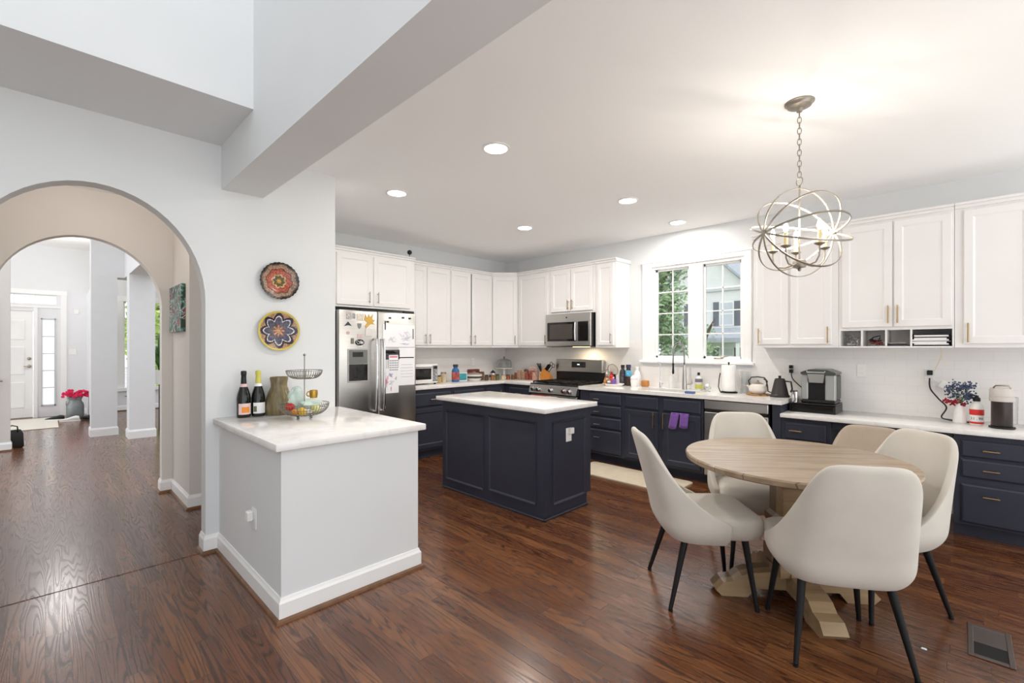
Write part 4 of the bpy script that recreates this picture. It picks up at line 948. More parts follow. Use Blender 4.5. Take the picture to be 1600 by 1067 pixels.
# ------------------------------------------------------------------ things on the peninsula
PZ = .9145
def champagne(label, x, y, foil, band, lab, labm2, sc=1.0):
    t = thing('sparkling_wine_bottle', label, 'bottle', (x, y, PZ))
    mb = MB(); mb.lathe([(.0001, 0), (.040, 0), (.044, .008), (.044, .13), (.040, .16), (.028, .20), (.0175, .235), (.0145, .255), (.0001, .255)], seg=28); mb.build('glass_body', M['bottle'], t)
    mb = MB(); mb.lathe([(.0148, .232), (.0185, .234), (.0165, .27), (.0155, .29), (.0175, .295), (.0185, .31), (.0165, .322), (.0001, .325)], seg=24); mb.build('foil_cap', foil, t)
    mb = MB(); mb.lathe([(.0235, .214), (.0262, .212), (.0190, .232), (.0180, .233)], seg=24); mb.build('neck_label', band, t)
    mb = MB(); a0, a1 = -2.9+0.6, -.35
    pts = lambda r, z: [(r*cos(a0+(a1-a0)*i/16), r*sin(a0+(a1-a0)*i/16), z) for i in range(17)]
    def patch(r, z0, z1, b0, b1, mi):
        mb.m(mi); A = [mb.bm.verts.new((r*cos(b0+(b1-b0)*i/14), r*sin(b0+(b1-b0)*i/14), z0)) for i in range(15)]
        B = [mb.bm.verts.new((r*cos(b0+(b1-b0)*i/14), r*sin(b0+(b1-b0)*i/14), z1)) for i in range(15)]
        for i in range(14): mb._f([A[i], A[i+1], B[i+1], B[i]])
    patch(.0448, .022, .098, a0-.3, a1-.2, 0); patch(.0453, .034, .074, *labm2[1:], 1)
    mb.build('label', [lab, labm2[0]], t); return t
champagne('champagne bottle with black foil and pink-orange label, leftmost on the peninsula', .972, 3.585, M['black'], mat('pink_band', (228, 190, 190), .5), mat('pink_label', (236, 206, 204), .5), (M['orange'], -2.1, -1.0))
champagne('green-foiled sparkling wine bottle with white label, second on the peninsula', 1.063, 3.580, M['yellow'], M['paper'], M['paper'], (mat('olive_label', (110, 116, 84), .5), -2.55, -2.05))
t = thing('ceramic_vase', 'brown and green glazed ceramic vase beside the two bottles', 'vase', (1.200, 3.572, PZ)); t.scale = (1.1, 1.1, 1.0)
gl = mat('drip_glaze', (120, 108, 78), .18, var=.35, vscale=9, stretch=(6, 6, 1))
mb = MB(); mb.lathe([(.0001, 0), (.078, 0), (.082, .01), (.086, .05), (.080, .11), (.064, .165), (.050, .20), (.050, .225), (.056, .262), (.054, .272), (.047, .262), (.043, .22), (.0001, .2)], seg=40); mb.build('body', gl, t)
# two tier wire basket with things in it
BXx, BXy = 1.255, 3.245
t = thing('wire_fruit_stand', 'two-tier wire fruit stand on the peninsula holding glassware and fruit', 'fruit stand', (BXx, BXy, PZ))
wm = mat('dark_wire', (136, 132, 124), .35, metal=.9)
mb = MB(); mb.cyl((0, 0, .02), (0, 0, .43), .0035, seg=8); mb.ball((0, 0, .435), .009); mb.build('pole', wm, t)
def basket(z0, r0, z1, r1, n, thick=.0018, hs=(0, .5, 1)):
    mb = MB(); prof = lambda u: (r0+(r1-r0)*sin(u*pi/2), z0+(z1-z0)*(1-cos(u*pi/2)))
    for k in range(n):
        a = 2*pi*k/n; mb.tube([(prof(u)[0]*cos(a), prof(u)[0]*sin(a), prof(u)[1]) for u in (0, .2, .4, .6, .8, 1)], thick, 5)
    for u in hs:
        r, z = prof(u); mb.torus((0, 0, z), r, thick*1.2, n=36, seg=5)
    mb.box(-.004, -r0, z0-.002, .004, r0, z0+.002).box(-r0, -.004, z0-.002, r0, .004, z0+.002)
    return mb
basket(.272, .055, .328, .116, 40).build('upper_basket', wm, t)
mb = basket(.02, .06, .10, .160, 48, hs=(0, .35, .7, 1))
for k in range(4): a = k*pi/2+.5; mb.ball((.058*cos(a), .058*sin(a), .009), .0085, 8)
mb.build('lower_basket', wm, t)
def at(nm, lb, cat, dx, dy, dz, mb, m, g=None): return tag(mb.build(nm, m, loc=(BXx+dx, BXy+dy, PZ+dz)), lb, cat, g)
at('tomato', 'red tomato at the left of the lower wire basket', 'tomato', -.082, .035, .052, MB().ball((0, 0, .028), .032, 16, .027), M['red'])
at('yellow_fruit', 'yellow fruit at the bottom of the lower wire basket', 'fruit', -.035, -.045, .024, MB().ball((0, 0, .026), .029, 16), mat('yellow_peel', (224, 182, 60), .5, var=.1))
at('orange_fruit', 'small orange fruit beside the yellow fruit in the lower basket', 'fruit', -.075, -.025, .026, MB().ball((0, 0, .022), .022, 16), mat('orange_peel', (220, 140, 50), .5, var=.1))
at('green_fruit', 'pale green fruit on the right of the lower basket', 'fruit', .06, -.04, .034, MB().ball((0, 0, .027), .030, 16), mat('green_peel', (206, 208, 140), .5, var=.1))
pg = mat('pale_bag_film', (206, 226, 216), .25, var=.12, vscale=20, alpha=.72)
def blob(rx, ry, rz, seed, n=18, k=.18):
    rg = random.Random(seed); ph = [rg.random()*6 for _ in range(4)]; mb = MB(); rs = []
    for i in range(n+1):
        v = pi*i/n; rs.append([((rx*(1+k*sin(3*a+ph[0]+v*2)*sin(v)+k*.6*sin(7*a+ph[1]-v*5)))*sin(v)*cos(a)+1e-5*cos(a), (ry*(1+k*sin(4*a+ph[2]+v*3)))*sin(v)*sin(a)+1e-5*sin(a), -rz*cos(v)+rz) for a in [2*pi*j/24 for j in range(24)]])
    mb.rings(rs); return mb
at('plastic_bag', 'crumpled pale green plastic bag standing up in the lower basket', 'bag', -.035, .045, .05, blob(.048, .034, .085, 3), pg)
at('plastic_bag', 'wide crumpled pale plastic bag lying across the lower basket', 'bag', .035, .03, .055, blob(.085, .05, .036, 5), pg)
t = thing('gold_mug', 'small gold mug perched on the right of the lower basket', 'mug', (BXx+.085, BXy+.055, PZ+.128))
gd = mat('gold_glaze', (190, 150, 60), .2, metal=.6, var=.2)
mb = MB(); mb.lathe([(.0001, 0), (.024, 0), (.028, .03), (.026, .055), (.023, .055), (.022, .01), (.0001, .008)], seg=20); mb.build('body', gd, t)
mb = MB(); mb.torus((-.034, -.004, .03), .016, .004, Matrix.Rotation(pi/2, 3, 'X'), 20); mb.build('handle', gd, t)
# peninsula outlet
t = thing('wall_outlet', 'white outlet with plug-in night light on the peninsula side', 'outlet', (.8445, 2.905, .36))
MB().box(-.006, -.038, 0, 0, .038, .118, .002).build('cover_plate', M['plastic'], t); MB().box(-.038, .0, .045, -.0065, .045, .10, .005).build('night_light', M['plastic'], t)

# ------------------------------------------------------------------ worktop things
CT = .9145
def lt(name, label, cat, x, y, z, parts, group=None, rot=0, sx=1, sy=1):
    """turned object: parts = (part name, profile, material[, dx, dy, seg])"""
    if len(parts) == 1:
        p = parts[0]; mb = MB(); mb.lathe(p[1], seg=(p[5] if len(p) > 5 else 24), sx=sx, sy=sy)
        return tag(mb.build(p[0] if False else name, p[2], loc=(x, y, z), rot=rot), label, cat, group)
    t = thing(name, label, cat, (x, y, z), rot, group)
    for p in parts:
        mb = MB(); mb.lathe(p[1], (p[3] if len(p) > 3 else 0, p[4] if len(p) > 4 else 0, 0), seg=(p[5] if len(p) > 5 else 24), sx=sx, sy=sy); mb.build(p[0], p[2], t)
    return t
def bottle(label, x, y, z, r, h, mb_, mc, ml=None, cap=.14, neck=.35, name='bottle', cat='bottle', group=None):
    ps = [('body', [(.0001, 0), (r*.95, 0), (r, h*.02), (r, h*.62), (r*.9, h*.70), (r*neck, h*.80), (r*neck, h*(1-cap)), (.0001, h*(1-cap))], mb_),
          ('cap', [(.0001, h*(1-cap)), (r*neck*1.25, h*(1-cap)), (r*neck*1.2, h), (.0001, h)], mc)]
    if ml: ps.append(('label', [(r*1.0, h*.12), (r*1.015, h*.13), (r*1.015, h*.55), (r*1.0, h*.56)], ml))
    return lt(name, label, cat, x, y, z, ps, group)
def jar(label, x, y, z, r, h, content, lid, group=None, name='jar'):
    return lt(name, label, 'jar', x, y, z, [('glass_body', [(.0001, 0), (r, 0), (r, h*.8), (r*.85, h*.86), (.0001, h*.86)], content), ('lid', [(.0001, h*.86), (r*.9, h*.86), (r*.9, h), (.0001, h)], lid)], group)
def boxy(name, label, cat, x, y, z, sx, sy, sz, m, rot=0, bev=.004, group=None):
    return tag(MB().box(-sx/2, -sy/2, 0, sx/2, sy/2, sz, bev).build(name, m, loc=(x, y, z), rot=rot), label, cat, group)

# toaster oven
t = thing('toaster_oven', 'white toaster oven at the right side of the fridge', 'toaster oven', (3.24, 4.98, CT))
mb = MB(); mb.box(0, 0, .02, .42, .33, .27, .012, 2); mb.build('body', M['white'], t)
mb = MB(); mb.box(.02, -.012, .045, .325, .0, .245, .004); d = mb.build('door', M['white'], t)
mb = MB(); mb.box(.035, -.016, .07, .305, -.011, .215, .003); mb.build('window', M['darkglass'], d)
mb = MB(); mb.tube([(.03, -.013, .232), (.03, -.04, .232), (.315, -.04, .232), (.315, -.013, .232)], .006); mb.build('handle', M['chrome'], d)
mb = MB(); mb.box(.335, -.006, .04, .41, .001, .25, .003); pn = mb.build('control_panel', mat('speckled_panel', (150, 150, 156), .4, var=.8, vscale=120), t)
for k in range(3): MB().cyl((.372, -.006, .08+.05*k), (.372, -.022, .08+.05*k), .015, .013).build('knob', M['chrome'], pn)
MB().box(.345, -.010, .205, .402, -.005, .24).build('display', M['darkglass'], pn)
for (x, y) in ((.03, .03), (.39, .03), (.03, .3), (.39, .3)): MB().cyl((x, y, 0), (x, y, .022), .014, seg=10).build('foot', M['black'], t)
jar('short jar with dark lid and tan contents beside the toaster oven', 3.775, 5.14, CT, .052, .105, mat('tan_contents', (182, 158, 110), .5, var=.35, vscale=60), M['black'])
jar('taller clear jar with brown base beside the short jar', 3.885, 5.16, CT, .042, .145, mat('jar_fade', (196, 180, 152), .3, var=.2), M['nickel'])
t = bottle('tall blue and red figurine, shaped as a bottle, left of the small framed picture', 4.10, 5.16, CT, .055, .245, M['blue'], M['ink'], mat('red_blue_print', (176, 84, 80), .5, var=.7, vscale=30), neck=.55)  # bottle shape stands in for a blue and red figurine
t = thing('picture_frame', 'small white frame with teal wave picture on the back counter', 'picture frame', (4.235, 5.18, CT), -.15)
MB().box(-.085, -.008, 0, .085, .008, .125, .003).build('frame', M['white'], t); MB().box(-.072, -.010, .014, .072, -.0085, .111).build('picture', M['teal'], t)
pat = mat('patterned_ceramic', (214, 204, 190), .3, var=.5, vscale=50)
lt('casserole_dish', 'white casserole pot with dark band on the back counter', 'pot', 4.46, 5.17, CT, [('body', [(.0001, 0), (.085, 0), (.11, .03), (.118, .085), (.112, .09), (.0001, .085)], M['white']),
   ('band', [(.1145, .035), (.119, .037), (.122, .062), (.1185, .064)], mat('dark_leaf_band', (74, 66, 60), .5, var=.8, vscale=70)), ('lid', [(.0001, .09), (.115, .09), (.10, .105), (.02, .115), (.015, .13), (.0001, .132)], mat('brown_lid', (150, 130, 112), .3))])
jar('brown patterned jar right of the casserole', 4.63, 5.20, CT, .045, .12, mat('mottled', (120, 96, 66), .4, var=.7, vscale=60), mat('brown_top', (110, 60, 50), .5))
boxy('trinket_box', 'long reddish tin lying on top of the clutter in the corner', 'tin', 4.60, 5.35, CT, .20, .06, .155, mat('maroon_tin', (120, 66, 60), .5, var=.5, vscale=30))
lt('silver_kettle', 'round silver sugar pot with dark lid in the corner', 'pot', 4.80, 5.13, CT, [('body', [(.0001, 0), (.05, 0), (.068, .035), (.062, .08), (.04, .105), (.0001, .11)], M['chrome']), ('lid', [(.04, .1), (.045, .105), (.02, .125), (.008, .14), (.0001, .142)], M['black'])])
sp = [('amber', (150, 104, 58)), ('dark', (84, 66, 48)), ('green', (96, 100, 60)), ('rust', (150, 78, 50)), ('cream', (200, 184, 150)), ('brown', (110, 78, 52))]
rg = random.Random(12); SG = 'small spice jars on the back counter'
cols_ = {k: mat('spice_'+k, c, .35, var=.5, vscale=70) for k, c in sp}
lb = ['dark spice jar right of the casserole pot', 'amber spice jar in front of the silver pot', 'green-brown spice jar below the silver pot', 'cream spice jar left of the cake stand', 'rust spice jar at the foot of the cake stand', 'brown spice jar just right of the cake stand base']
for i, (px, py) in enumerate(((4.58, 5.03), (4.68, 5.01), (4.76, 4.99), (4.85, 4.96), (4.93, 4.93), (5.00, 4.89))):
    jar(lb[i], px, py, CT, .030, .075+.015*rg.random(), cols_[['dark', 'amber', 'green', 'cream', 'rust', 'brown'][i]], M['nickel'] if i % 2 else M['black'], SG)
# cake stand with glass dome
t = thing('cake_stand', 'glass-domed cake stand in the back corner of the counter', 'cake stand', (5.13, 5.22, CT))
MB().lathe([(.0001, 0), (.06, 0), (.05, .012), (.018, .03), (.016, .13), (.03, .15), (.14, .155), (.14, .165), (.0001, .165)], seg=32).build('stand', M['white'], t)
MB().lathe([(.115, .166), (.12, .18), (.12, .24), (.10, .285), (.05, .305), (.0001, .31), (.0001, .307), (.05, .302), (.098, .282), (.117, .24), (.117, .18)], seg=32).build('dome', M['glass'], t)
MB().lathe([(.0001, .308), (.008, .31), (.016, .325), (.012, .34), (.0001, .345)], seg=16).build('knob', M['nickel'], t)
# jars and packets along the window wall left of the range (y from 4.95 to 4.45)
SR = 'red and pink snack packets left of the range'
pk_ = [mat('packet_rust', (150, 98, 78), .5, var=.6, vscale=40), mat('packet_pink', (206, 160, 140), .5, var=.5, vscale=45), mat('packet_red', (160, 88, 74), .5, var=.6, vscale=50), mat('packet_tan', (184, 150, 124), .5, var=.5, vscale=40)]
lbs = ['rust packet nearest the cake stand', 'red packet second from the cake stand', 'tan packet leaning in the middle of the row', 'pink packet in front of the tall bag', 'red packet right of the tall bag', 'pale pink packet nearest the knife block']
for i, y in enumerate((4.98, 4.90, 4.82, 4.74, 4.66, 4.58)):
    boxy('snack_packet', lbs[i], 'packet', 5.17-.02*(i % 2), y, CT, .05, .068, .095+.02*((i*5) % 3), pk_[(i*3+i//2) % 4], .1*(i % 3-1), group=SR)
boxy('snack_bag', 'tall pink and white bag behind the packets left of the knife block', 'bag', 5.25, 4.70, CT, .06, .13, .19, mat('bag_print', (206, 176, 166), .5, var=.5, vscale=30), .1, bev=.02)
boxy('snack_bag', 'brown pointed bag behind the packets near the cake stand', 'bag', 5.26, 4.86, CT, .05, .10, .15, mat('bag_brown', (134, 88, 70), .5, var=.5, vscale=30), -.2, bev=.02)
t = thing('utensil_crock', 'small crock with black-handled tools behind the snack bags', 'crock', (5.28, 4.565, CT))
MB().lathe([(.0001, 0), (.045, 0), (.05, .12), (.045, .12), (.0001, .1)], seg=20).build('body', pat, t)
for k in range(3): MB().cyl((0, 0, .1), (.0-.01*k, .02+.025*k, .245), .007, .009, 8).build('tool_handle', M['black'], t)
jar('low pale patterned jar between the bags and the knife block', 5.19, 4.485, CT, .038, .085, pat, M['white'])
# knife block
t = thing('knife_block', 'honey wood knife block with black scissors and knives left of the range', 'knife block', (5.16, 4.365, CT), radians(100))
mb = MB(); mb.prism([(-.085, 0), (.075, 0), (.085, .10), (.02, .19), (-.075, .06)], 'y', -.05, .05); mb.build('block', M['amber'], t, smooth=False)
for k, (u, v) in enumerate(((.0, -.03), (.0, 0), (.0, .03), (.3, -.015), (.3, .018))):
    p = Vector((-.04+.06*(1-u)*.8, v, .11+.06*(1-u)*.9)); d = Vector((-.60, 0, .80))
    MB().cyl(p, p+d*(.095-.02*u), .008, .010, 8).build('knife_handle', M['black'], t)
o = MB(); o.torus((-.10, -.028, .22), .020, .0045, Matrix.Rotation(pi/2, 3, 'X'), 20, squash=1.4); o.torus((-.065, -.028, .245), .020, .0045, Matrix.Rotation(pi/2, 3, 'X'), 20, squash=1.4); o.tube([(-.08, -.028, .20), (-.02, -.028, .12)], .005, 6)
o.build('scissors', M['black'], t)

# ---- right of the range
lt('oval_tray', 'white oval tray of condiments right of the range', 'tray', 5.06, 3.17, CT, [('tray', [(.0001, 0), (.085, 0), (.105, .028), (.11, .030), (.104, .022), (.082, .008), (.0001, .008)], M['white'], 0, 0, 36)], sy=1.35)
TZr = CT+.009
bottle('brown sauce bottle with white cap at the left of the tray', 5.04, 3.255, TZr, .024, .16, mat('brown_sauce', (120, 78, 48), .3), M['white'], mat('cream_print', (210, 190, 160), .5, var=.4, vscale=50), group='bottles on the white tray')
bottle('orange-red squeeze bottle in the middle of the tray', 5.07, 3.20, TZr, .032, .165, M['red'], mat('deep_red', (150, 30, 30), .4), mat('orange_print', (220, 90, 50), .5), group='bottles on the white tray')
bottle('small white jar with silver lid at the front of the tray', 4.995, 3.19, TZr, .022, .07, M['white'], M['nickel'], mat('grey_prt', (130, 130, 140), .5), neck=.9, group='bottles on the white tray')
bottle('small purple bottle at the right of the tray', 5.01, 3.135, TZr, .024, .105, M['purple'], M['white'], None, group='bottles on the white tray')
bottle('slim white and violet bottle at the right end of the tray', 5.065, 3.115, TZr, .020, .13, mat('lilac', (200, 190, 214), .4), M['white'], None, group='bottles on the white tray')
bottle('small tan spice bottle at the left front of the tray', 4.99, 3.245, TZr, .020, .09, mat('tan_spice', (170, 122, 70), .4, var=.3), M['amber'], None, group='bottles on the white tray')
# strainer
t = thing('mesh_strainer', 'round metal mesh strainer leaning behind the tray of bottles', 'strainer', (5.24, 3.29, CT+.165))
wm2 = mat('mesh_wire', (160, 152, 146), .35, metal=.9)
mb = MB(); Rm = Matrix.Rotation(radians(70), 3, 'Y') @ Matrix.Rotation(.0, 3, 'Z'); mb.torus((0, 0, .03), .075, .004, Rm, 36)
mb.build('rim', wm2, t)
mb = MB()
for k in range(-6, 7):
    h = k*.0115; L = sqrt(max(0, .075**2-h*h))
    for ax_ in (0, 1):
        pts = []
        for q in range(9):
            u = -1+q/4; a, b = (h, L*u) if ax_ == 0 else (L*u, h); dpt = -.05*(1-(a*a+b*b)/.075**2); pts.append(Vector((0, 0, .03))+Rm @ Vector((a, b, dpt)))
        mb.tube(pts, .0009, 4)
mb.build('mesh_bowl', wm2, t)
MB().tube([Vector((0, 0, .03))+Rm @ Vector((0, .075, 0)), Vector((-.01, .17, .0))], .005, 6).build('handle', wm2, t)
MB().cyl((0, 0, -.165), (0, 0, -.03), .040, seg=20).build('holder_crock', M['blackmatte'], t)
bottle('black-capped clear bottle with dark label behind the tray', 5.22, 3.13, CT, .040, .262, mat('clear_dark', (60, 60, 66), .15), M['black'], mat('black_white_label', (72, 72, 80), .4, var=.9, vscale=40), neck=.5)
t = bottle('blue-labelled bottle of dark mouthwash right of the black-capped bottle', 5.20, 3.035, CT, .036, .268, mat('dark_amber_liquid', (64, 46, 38), .12), mat('navy_cap', (40, 52, 84), .4), None, neck=.7)
MB().lathe([(.0362, .12), (.0372, .122), (.0372, .195), (.036, .197)], seg=24).build('label', mat('sky_label', (92, 170, 206), .4, var=.5, vscale=40), t)
lt('white_jug', 'white milk-jug shaped bottle right of the mouthwash', 'jug', 5.27, 2.955, CT, [('body', [(.0001, 0), (.05, 0), (.052, .02), (.05, .12), (.032, .18), (.018, .20), (.018, .215), (.0001, .215)], mat('milky_plastic', (236, 236, 234), .3)), ('cap', [(.0001, .215), (.022, .215), (.022, .245), (.0001, .245)], M['plastic'])])
t = lt('owl_mug', 'small white ceramic pot with grey drawing in front of the jug', 'mug', 5.10, 2.90, CT, [('body', [(.0001, 0), (.032, 0), (.036, .01), (.044, .07), (.040, .10), (.036, .10), (.034, .02), (.0001, .015)], M['white']), ('lid', [(.030, .1), (.046, .102), (.040, .125), (.02, .14), (.0001, .145)], M['white'])])
t = tag(MB().box(-.03, -.045, 0, .03, .045, .075, .012, 2).build('scrub_sponge', mat('tan_sponge', (186, 128, 70), .9, bump=.5, bscale=120), loc=(5.25, 2.83, CT)), 'tan sponge block standing between the pot and small tap', 'sponge')
# filter tap
t = thing('filter_tap', 'slim straight chrome filter tap left of the main faucet', 'tap', (5.20, 2.60, CT))
MB().lathe([(.0001, 0), (.017, 0), (.017, .01), (.013, .015), (.013, .07), (.009, .08), (.0055, .09), (.0055, .30), (.0001, .30)], seg=16).build('body', M['chrome'], t)
MB().tube([(0, 0, .295), (-.03, 0, .315), (-.06, 0, .31), (-.065, 0, .285)], .0055).build('spout', M['chrome'], t)
MB().cyl((0, -.012, .05), (0, -.035, .055), .006).build('lever', M['chrome'], t)
# soap dispenser (clear-white)
lt('soap_dispenser', 'translucent white pump bottle just left of the main faucet', 'dispenser', 5.23, 2.475, CT, [('body', [(.0001, 0), (.033, 0), (.036, .02), (.036, .12), (.014, .155), (.012, .165), (.0001, .165)], mat('frosted', (232, 230, 228), .35)), ('pump', [(.0001, .165), (.012, .165), (.005, .175), (.005, .20), (.018, .203), (.016, .21), (.0001, .212)], M['plastic'])])
# main spring faucet
t = thing('spring_faucet', 'tall chrome spring-neck kitchen faucet behind the sink', 'faucet', (5.185, 2.30, CT))
MB().lathe([(.0001, 0), (.030, 0), (.028, .02), (.022, .16), (.018, .27), (.014, .285), (.0001, .285)], seg=20).build('body', M['steel'], t)
MB().tube([(0, -.02, .065), (0, -.075, .065), (0, -.09, .075), (0, -.088, .13)], [.012, .011, .009, .005], 10).build('lever', M['steel'], t)
arc = [(0, 0, .28)] + [(0, .0+.068*(1-cos(a))*1.0, .46+.075*sin(a)) for a in [pi*i/14 for i in range(15)]] + [(0, .136, .38), (0, .136, .30)]
MB().tube(arc, .008, 8).build('hose', M['blackmatte'], t)
mb = MB(); pts = []
import itertools
L_ = 0; seg = [Vector(a) for a in arc]
samp = []
for a, b in zip(seg, seg[1:]):
    n = max(2, int((b-a).length/.004))
    for q in range(n): samp.append(a.lerp(b, q/n))
coil = []
for i, p in enumerate(samp):
    d = (samp[min(i+1, len(samp)-1)]-samp[max(i-1, 0)]).normalized(); u = Vector((1, 0, 0)); w_ = d.cross(u)
    for q in range(6): a = 2*pi*(i*6+q)/12; coil.append(p+(u*cos(a)+w_*sin(a))*.0105)
mb.tube(coil, .0018, 4); mb.build('spring', M['chrome'], t)
MB().tube([(0, 0, .275), (0, .07, .278), (0, .136, .275)], .005).build('support_arm', M['chrome'], t)
MB().lathe([(.0001, 0), (.010, 0), (.013, .02), (.010, .09), (.013, .12), (.0001, .13)], (0, .136, .175), 16).build('spray_head', M['black'], t)
# small clip/brush and dish in the sink edge
boxy('dish_sponge', 'blue sponge lying on the front edge of the sink', 'sponge', 4.79, 2.065, CT, .05, .10, .022, mat('blue_sponge', (86, 104, 150), .9, bump=.4, bscale=150))
t = bottle('clear dish soap bottle with yellow-green liquid and black nozzle', 5.26, 2.165, CT, .040, .20, mat('clear_soap_upper', (214, 214, 216), .15), M['black'], None, cap=.16, neck=.3, name='dish_soap_bottle')
MB().lathe([(.0402, .015), (.0412, .018), (.0412, .062), (.0402, .065)], seg=24).build('liquid', mat('soap_yellow', (196, 196, 96), .2), t); MB().lathe([(.0402, .09), (.0408, .092), (.0408, .125), (.0398, .128)], seg=24).build('label', mat('grey_label', (120, 112, 122), .4), t)
t = thing('glass_dish', 'small clear glass holder with a brush right of the sink', 'holder', (5.16, 2.03, CT))
MB().lathe([(.0001, 0), (.035, 0), (.04, .05), (.037, .05), (.033, .006), (.0001, .006)], seg=20).build('dish', M['glass'], t); MB().ball((0, 0, .06), .022).build('brush', M['paper'], t)
# paper towel
t = thing('paper_towel_holder', 'paper towel roll on a dark upright holder under the window', 'paper towel', (5.16, 1.80, CT))
MB().lathe([(.0001, 0), (.085, 0), (.085, .012), (.0001, .014)], seg=32).build('base', M['blackmatte'], t)
MB().lathe([(.022, .018), (.068, .018), (.07, .022), (.07, .292), (.068, .296), (.022, .296)], seg=40).build('roll', mat('tissue', (244, 243, 241), .9, bump=.2, bscale=90), t)
MB().lathe([(.0001, .0), (.006, 0), (.006, .31), (.010, .315), (.008, .328), (.0001, .33)], seg=12).build('rod', M['blackmatte'], t)
MB().tube([(-.04, .075, .01), (-.035, .095, .06), (-.03, .09, .14), (-.03, .078, .21)], .005).build('tension_arm', M['blackmatte'], t)
lt('glass_pitcher', 'clear glass pitcher right of the paper towel roll', 'pitcher', 5.24, 1.66, CT, [('glass_pitcher', [(.0001, 0), (.05, 0), (.052, .01), (.055, .22), (.058, .235), (.054, .235), (.051, .22), (.048, .012), (.0001, .01)], M['glass'])])
# teapot on trivet
t = thing('woven_trivet', 'small colourful woven trivet under the white teapot', 'trivet', (5.12, 1.50, CT))
MB().lathe([(.0001, 0), (.11, 0), (.112, .008), (.10, .014), (.0001, .012)], seg=32, sy=1.0).build('mat', mat('woven_red_green', (150, 110, 60), .8, var=.7, vscale=35, bump=.4, bscale=80), t)
t = thing('teapot', 'white round teapot with black hoop handle on the trivet', 'teapot', (5.12, 1.50, CT+.0145))
MB().lathe([(.0001, 0), (.055, 0), (.082, .025), (.088, .05), (.078, .082), (.05, .10), (.0001, .104)], seg=32).build('body', mat('cream_enamel', (224, 216, 208), .2), t)
MB().lathe([(.048, .1), (.05, .104), (.02, .118), (.008, .122), (.010, .134), (.0001, .138)], seg=20).build('lid', M['nickel'], t)
MB().tube([(0, .075, .07), (0, .088, .13), (0, .06, .165), (0, 0, .172), (0, -.06, .165), (0, -.088, .13), (0, -.075, .07)], .006).build('handle', M['black'], t)
MB().tube([(-.04, .06, .05), (-.06, .085, .085)], [.014, .008], 10).build('spout', mat('cream_enamel2', (220, 212, 204), .2), t)
# gooseneck kettle
t = thing('gooseneck_kettle', 'matte black gooseneck kettle at the right end of the sink worktop', 'kettle', (5.08, 1.29, CT))
kb = mat('kettle_black', (46, 42, 42), .5)
MB().lathe([(.0001, 0), (.085, 0), (.086, .015), (.08, .02), (.076, .03), (.047, .165), (.045, .17), (.0001, .175)], seg=32).build('body', kb, t)
MB().lathe([(.044, .17), (.042, .18), (.012, .185), (.010, .195), (.016, .205), (.0001, .21)], seg=20).build('lid', kb, t)
MB().tube([(-.01, .06, .03), (-.02, .10, .05), (-.02, .105, .11), (-.02, .12, .16), (-.02, .14, .17)], .006).build('spout', kb, t)
MB().tube([(.02, -.045, .155), (.03, -.09, .15), (.03, -.10, .08), (.02, -.09, .05)], .008).build('handle', kb, t)
# purple cloth on the sink cabinet door
mb = MB(); 
def cloth(mb, y0, y1, z0, z1, tilt, x=-.052):
    R = []
    for i in range(7):
        u = i/6; R.append([mb.bm.verts.new((lerp(y0, y1, u)+tilt*(z1-z)*1.0, x-.004*sin(u*9+z*20), z-(.015*sin(u*3) if k == 0 else 0))) for k, z in enumerate([z0+(z1-z0)*q/5 for q in range(6)])])
    for a, b in zip(R, R[1:]):
        for j in range(5): mb._f([a[j], b[j], b[j+1], a[j+1]])
t = thing('purple_cloth', 'purple cloth folded over the sink cabinet door', 'cloth', (BX, 2.84, 0), RW)
for (a, b, z0, tl) in ((.600, .690, .535, -.22), (.702, .792, .555, -.10)):
    mb = MB(); cloth(mb, a, b, z0, .702, tl, -.028); o = mb.build('fold', M['purple'], t); q = o.modifiers.new('th', 'SOLIDIFY'); q.thickness = .004
MB().box(.600, -.029, .690, .792, -.0205, .704, .003).build('top_fold', M['purple'], t)

# ---- desk run
DT = .8005
t = thing('pod_drawer', 'black wire-topped coffee pod drawer under the single-serve coffee maker', 'drawer', (4.93, 1.17, DT), RW)
MB().box(0, 0, 0, .36, .33, .012).box(0, .005, .07, .36, .33, .085, .004).box(.0, .3, .012, .36, .33, .07).box(0, 0, .012, .012, .3, .07).box(.348, 0, .012, .36, .3, .07).build('frame', M['black'], t)
MB().box(.014, -.004, .014, .346, .28, .066, .003).build('tray', mat('gloss_black', (16, 14, 14), .12), t)
t = thing('coffee_maker', 'silver and black single-serve coffee maker on top of the pod drawer', 'coffee maker', (4.97, 1.085, DT+.0855), RW)
MB().box(.0, .0, 0, .265, .27, .03, .008).build('drip_base', M['black'], t)
MB().box(.0, .10, .03, .265, .29, .26, .01).build('body', mat('gunmetal', (78, 78, 76), .35, metal=.5), t)
sil = mat('silver_plastic', (176, 178, 176), .3, metal=.5)
MB().box(-.002, .02, .03, .05, .10, .265, .006).build('side_panel', sil, t); MB().box(.185, .02, .03, .262, .10, .265, .006).build('side_panel', sil, t)
MB().box(.05, .06, .03, .185, .10, .255).build('brew_cavity', M['black'], t)
mb = MB(); mb.rings([[(.052+i, y, z), (.183-i, y, z), (.183-i, .06, z), (.052+i, .06, z)] for i, y, z in ((.012, .005, .19), (.0, -.005, .265), (.0, .0, .27))]); mb.build('brew_head', sil, t)
mb = MB(); mb.prism([(-.004, .265), (.269, .265), (.269, .285), (.20, .312), (.065, .312), (-.004, .285)], 'y', .0, .28); mb.build('top_cover', mat('gunmetal2', (84, 86, 82), .3, metal=.5), t, smooth=False)
MB().tube([(.045, .01, .30), (.05, -.012, .285), (.185, -.012, .285), (.19, .01, .30)], .007).build('handle', sil, t)
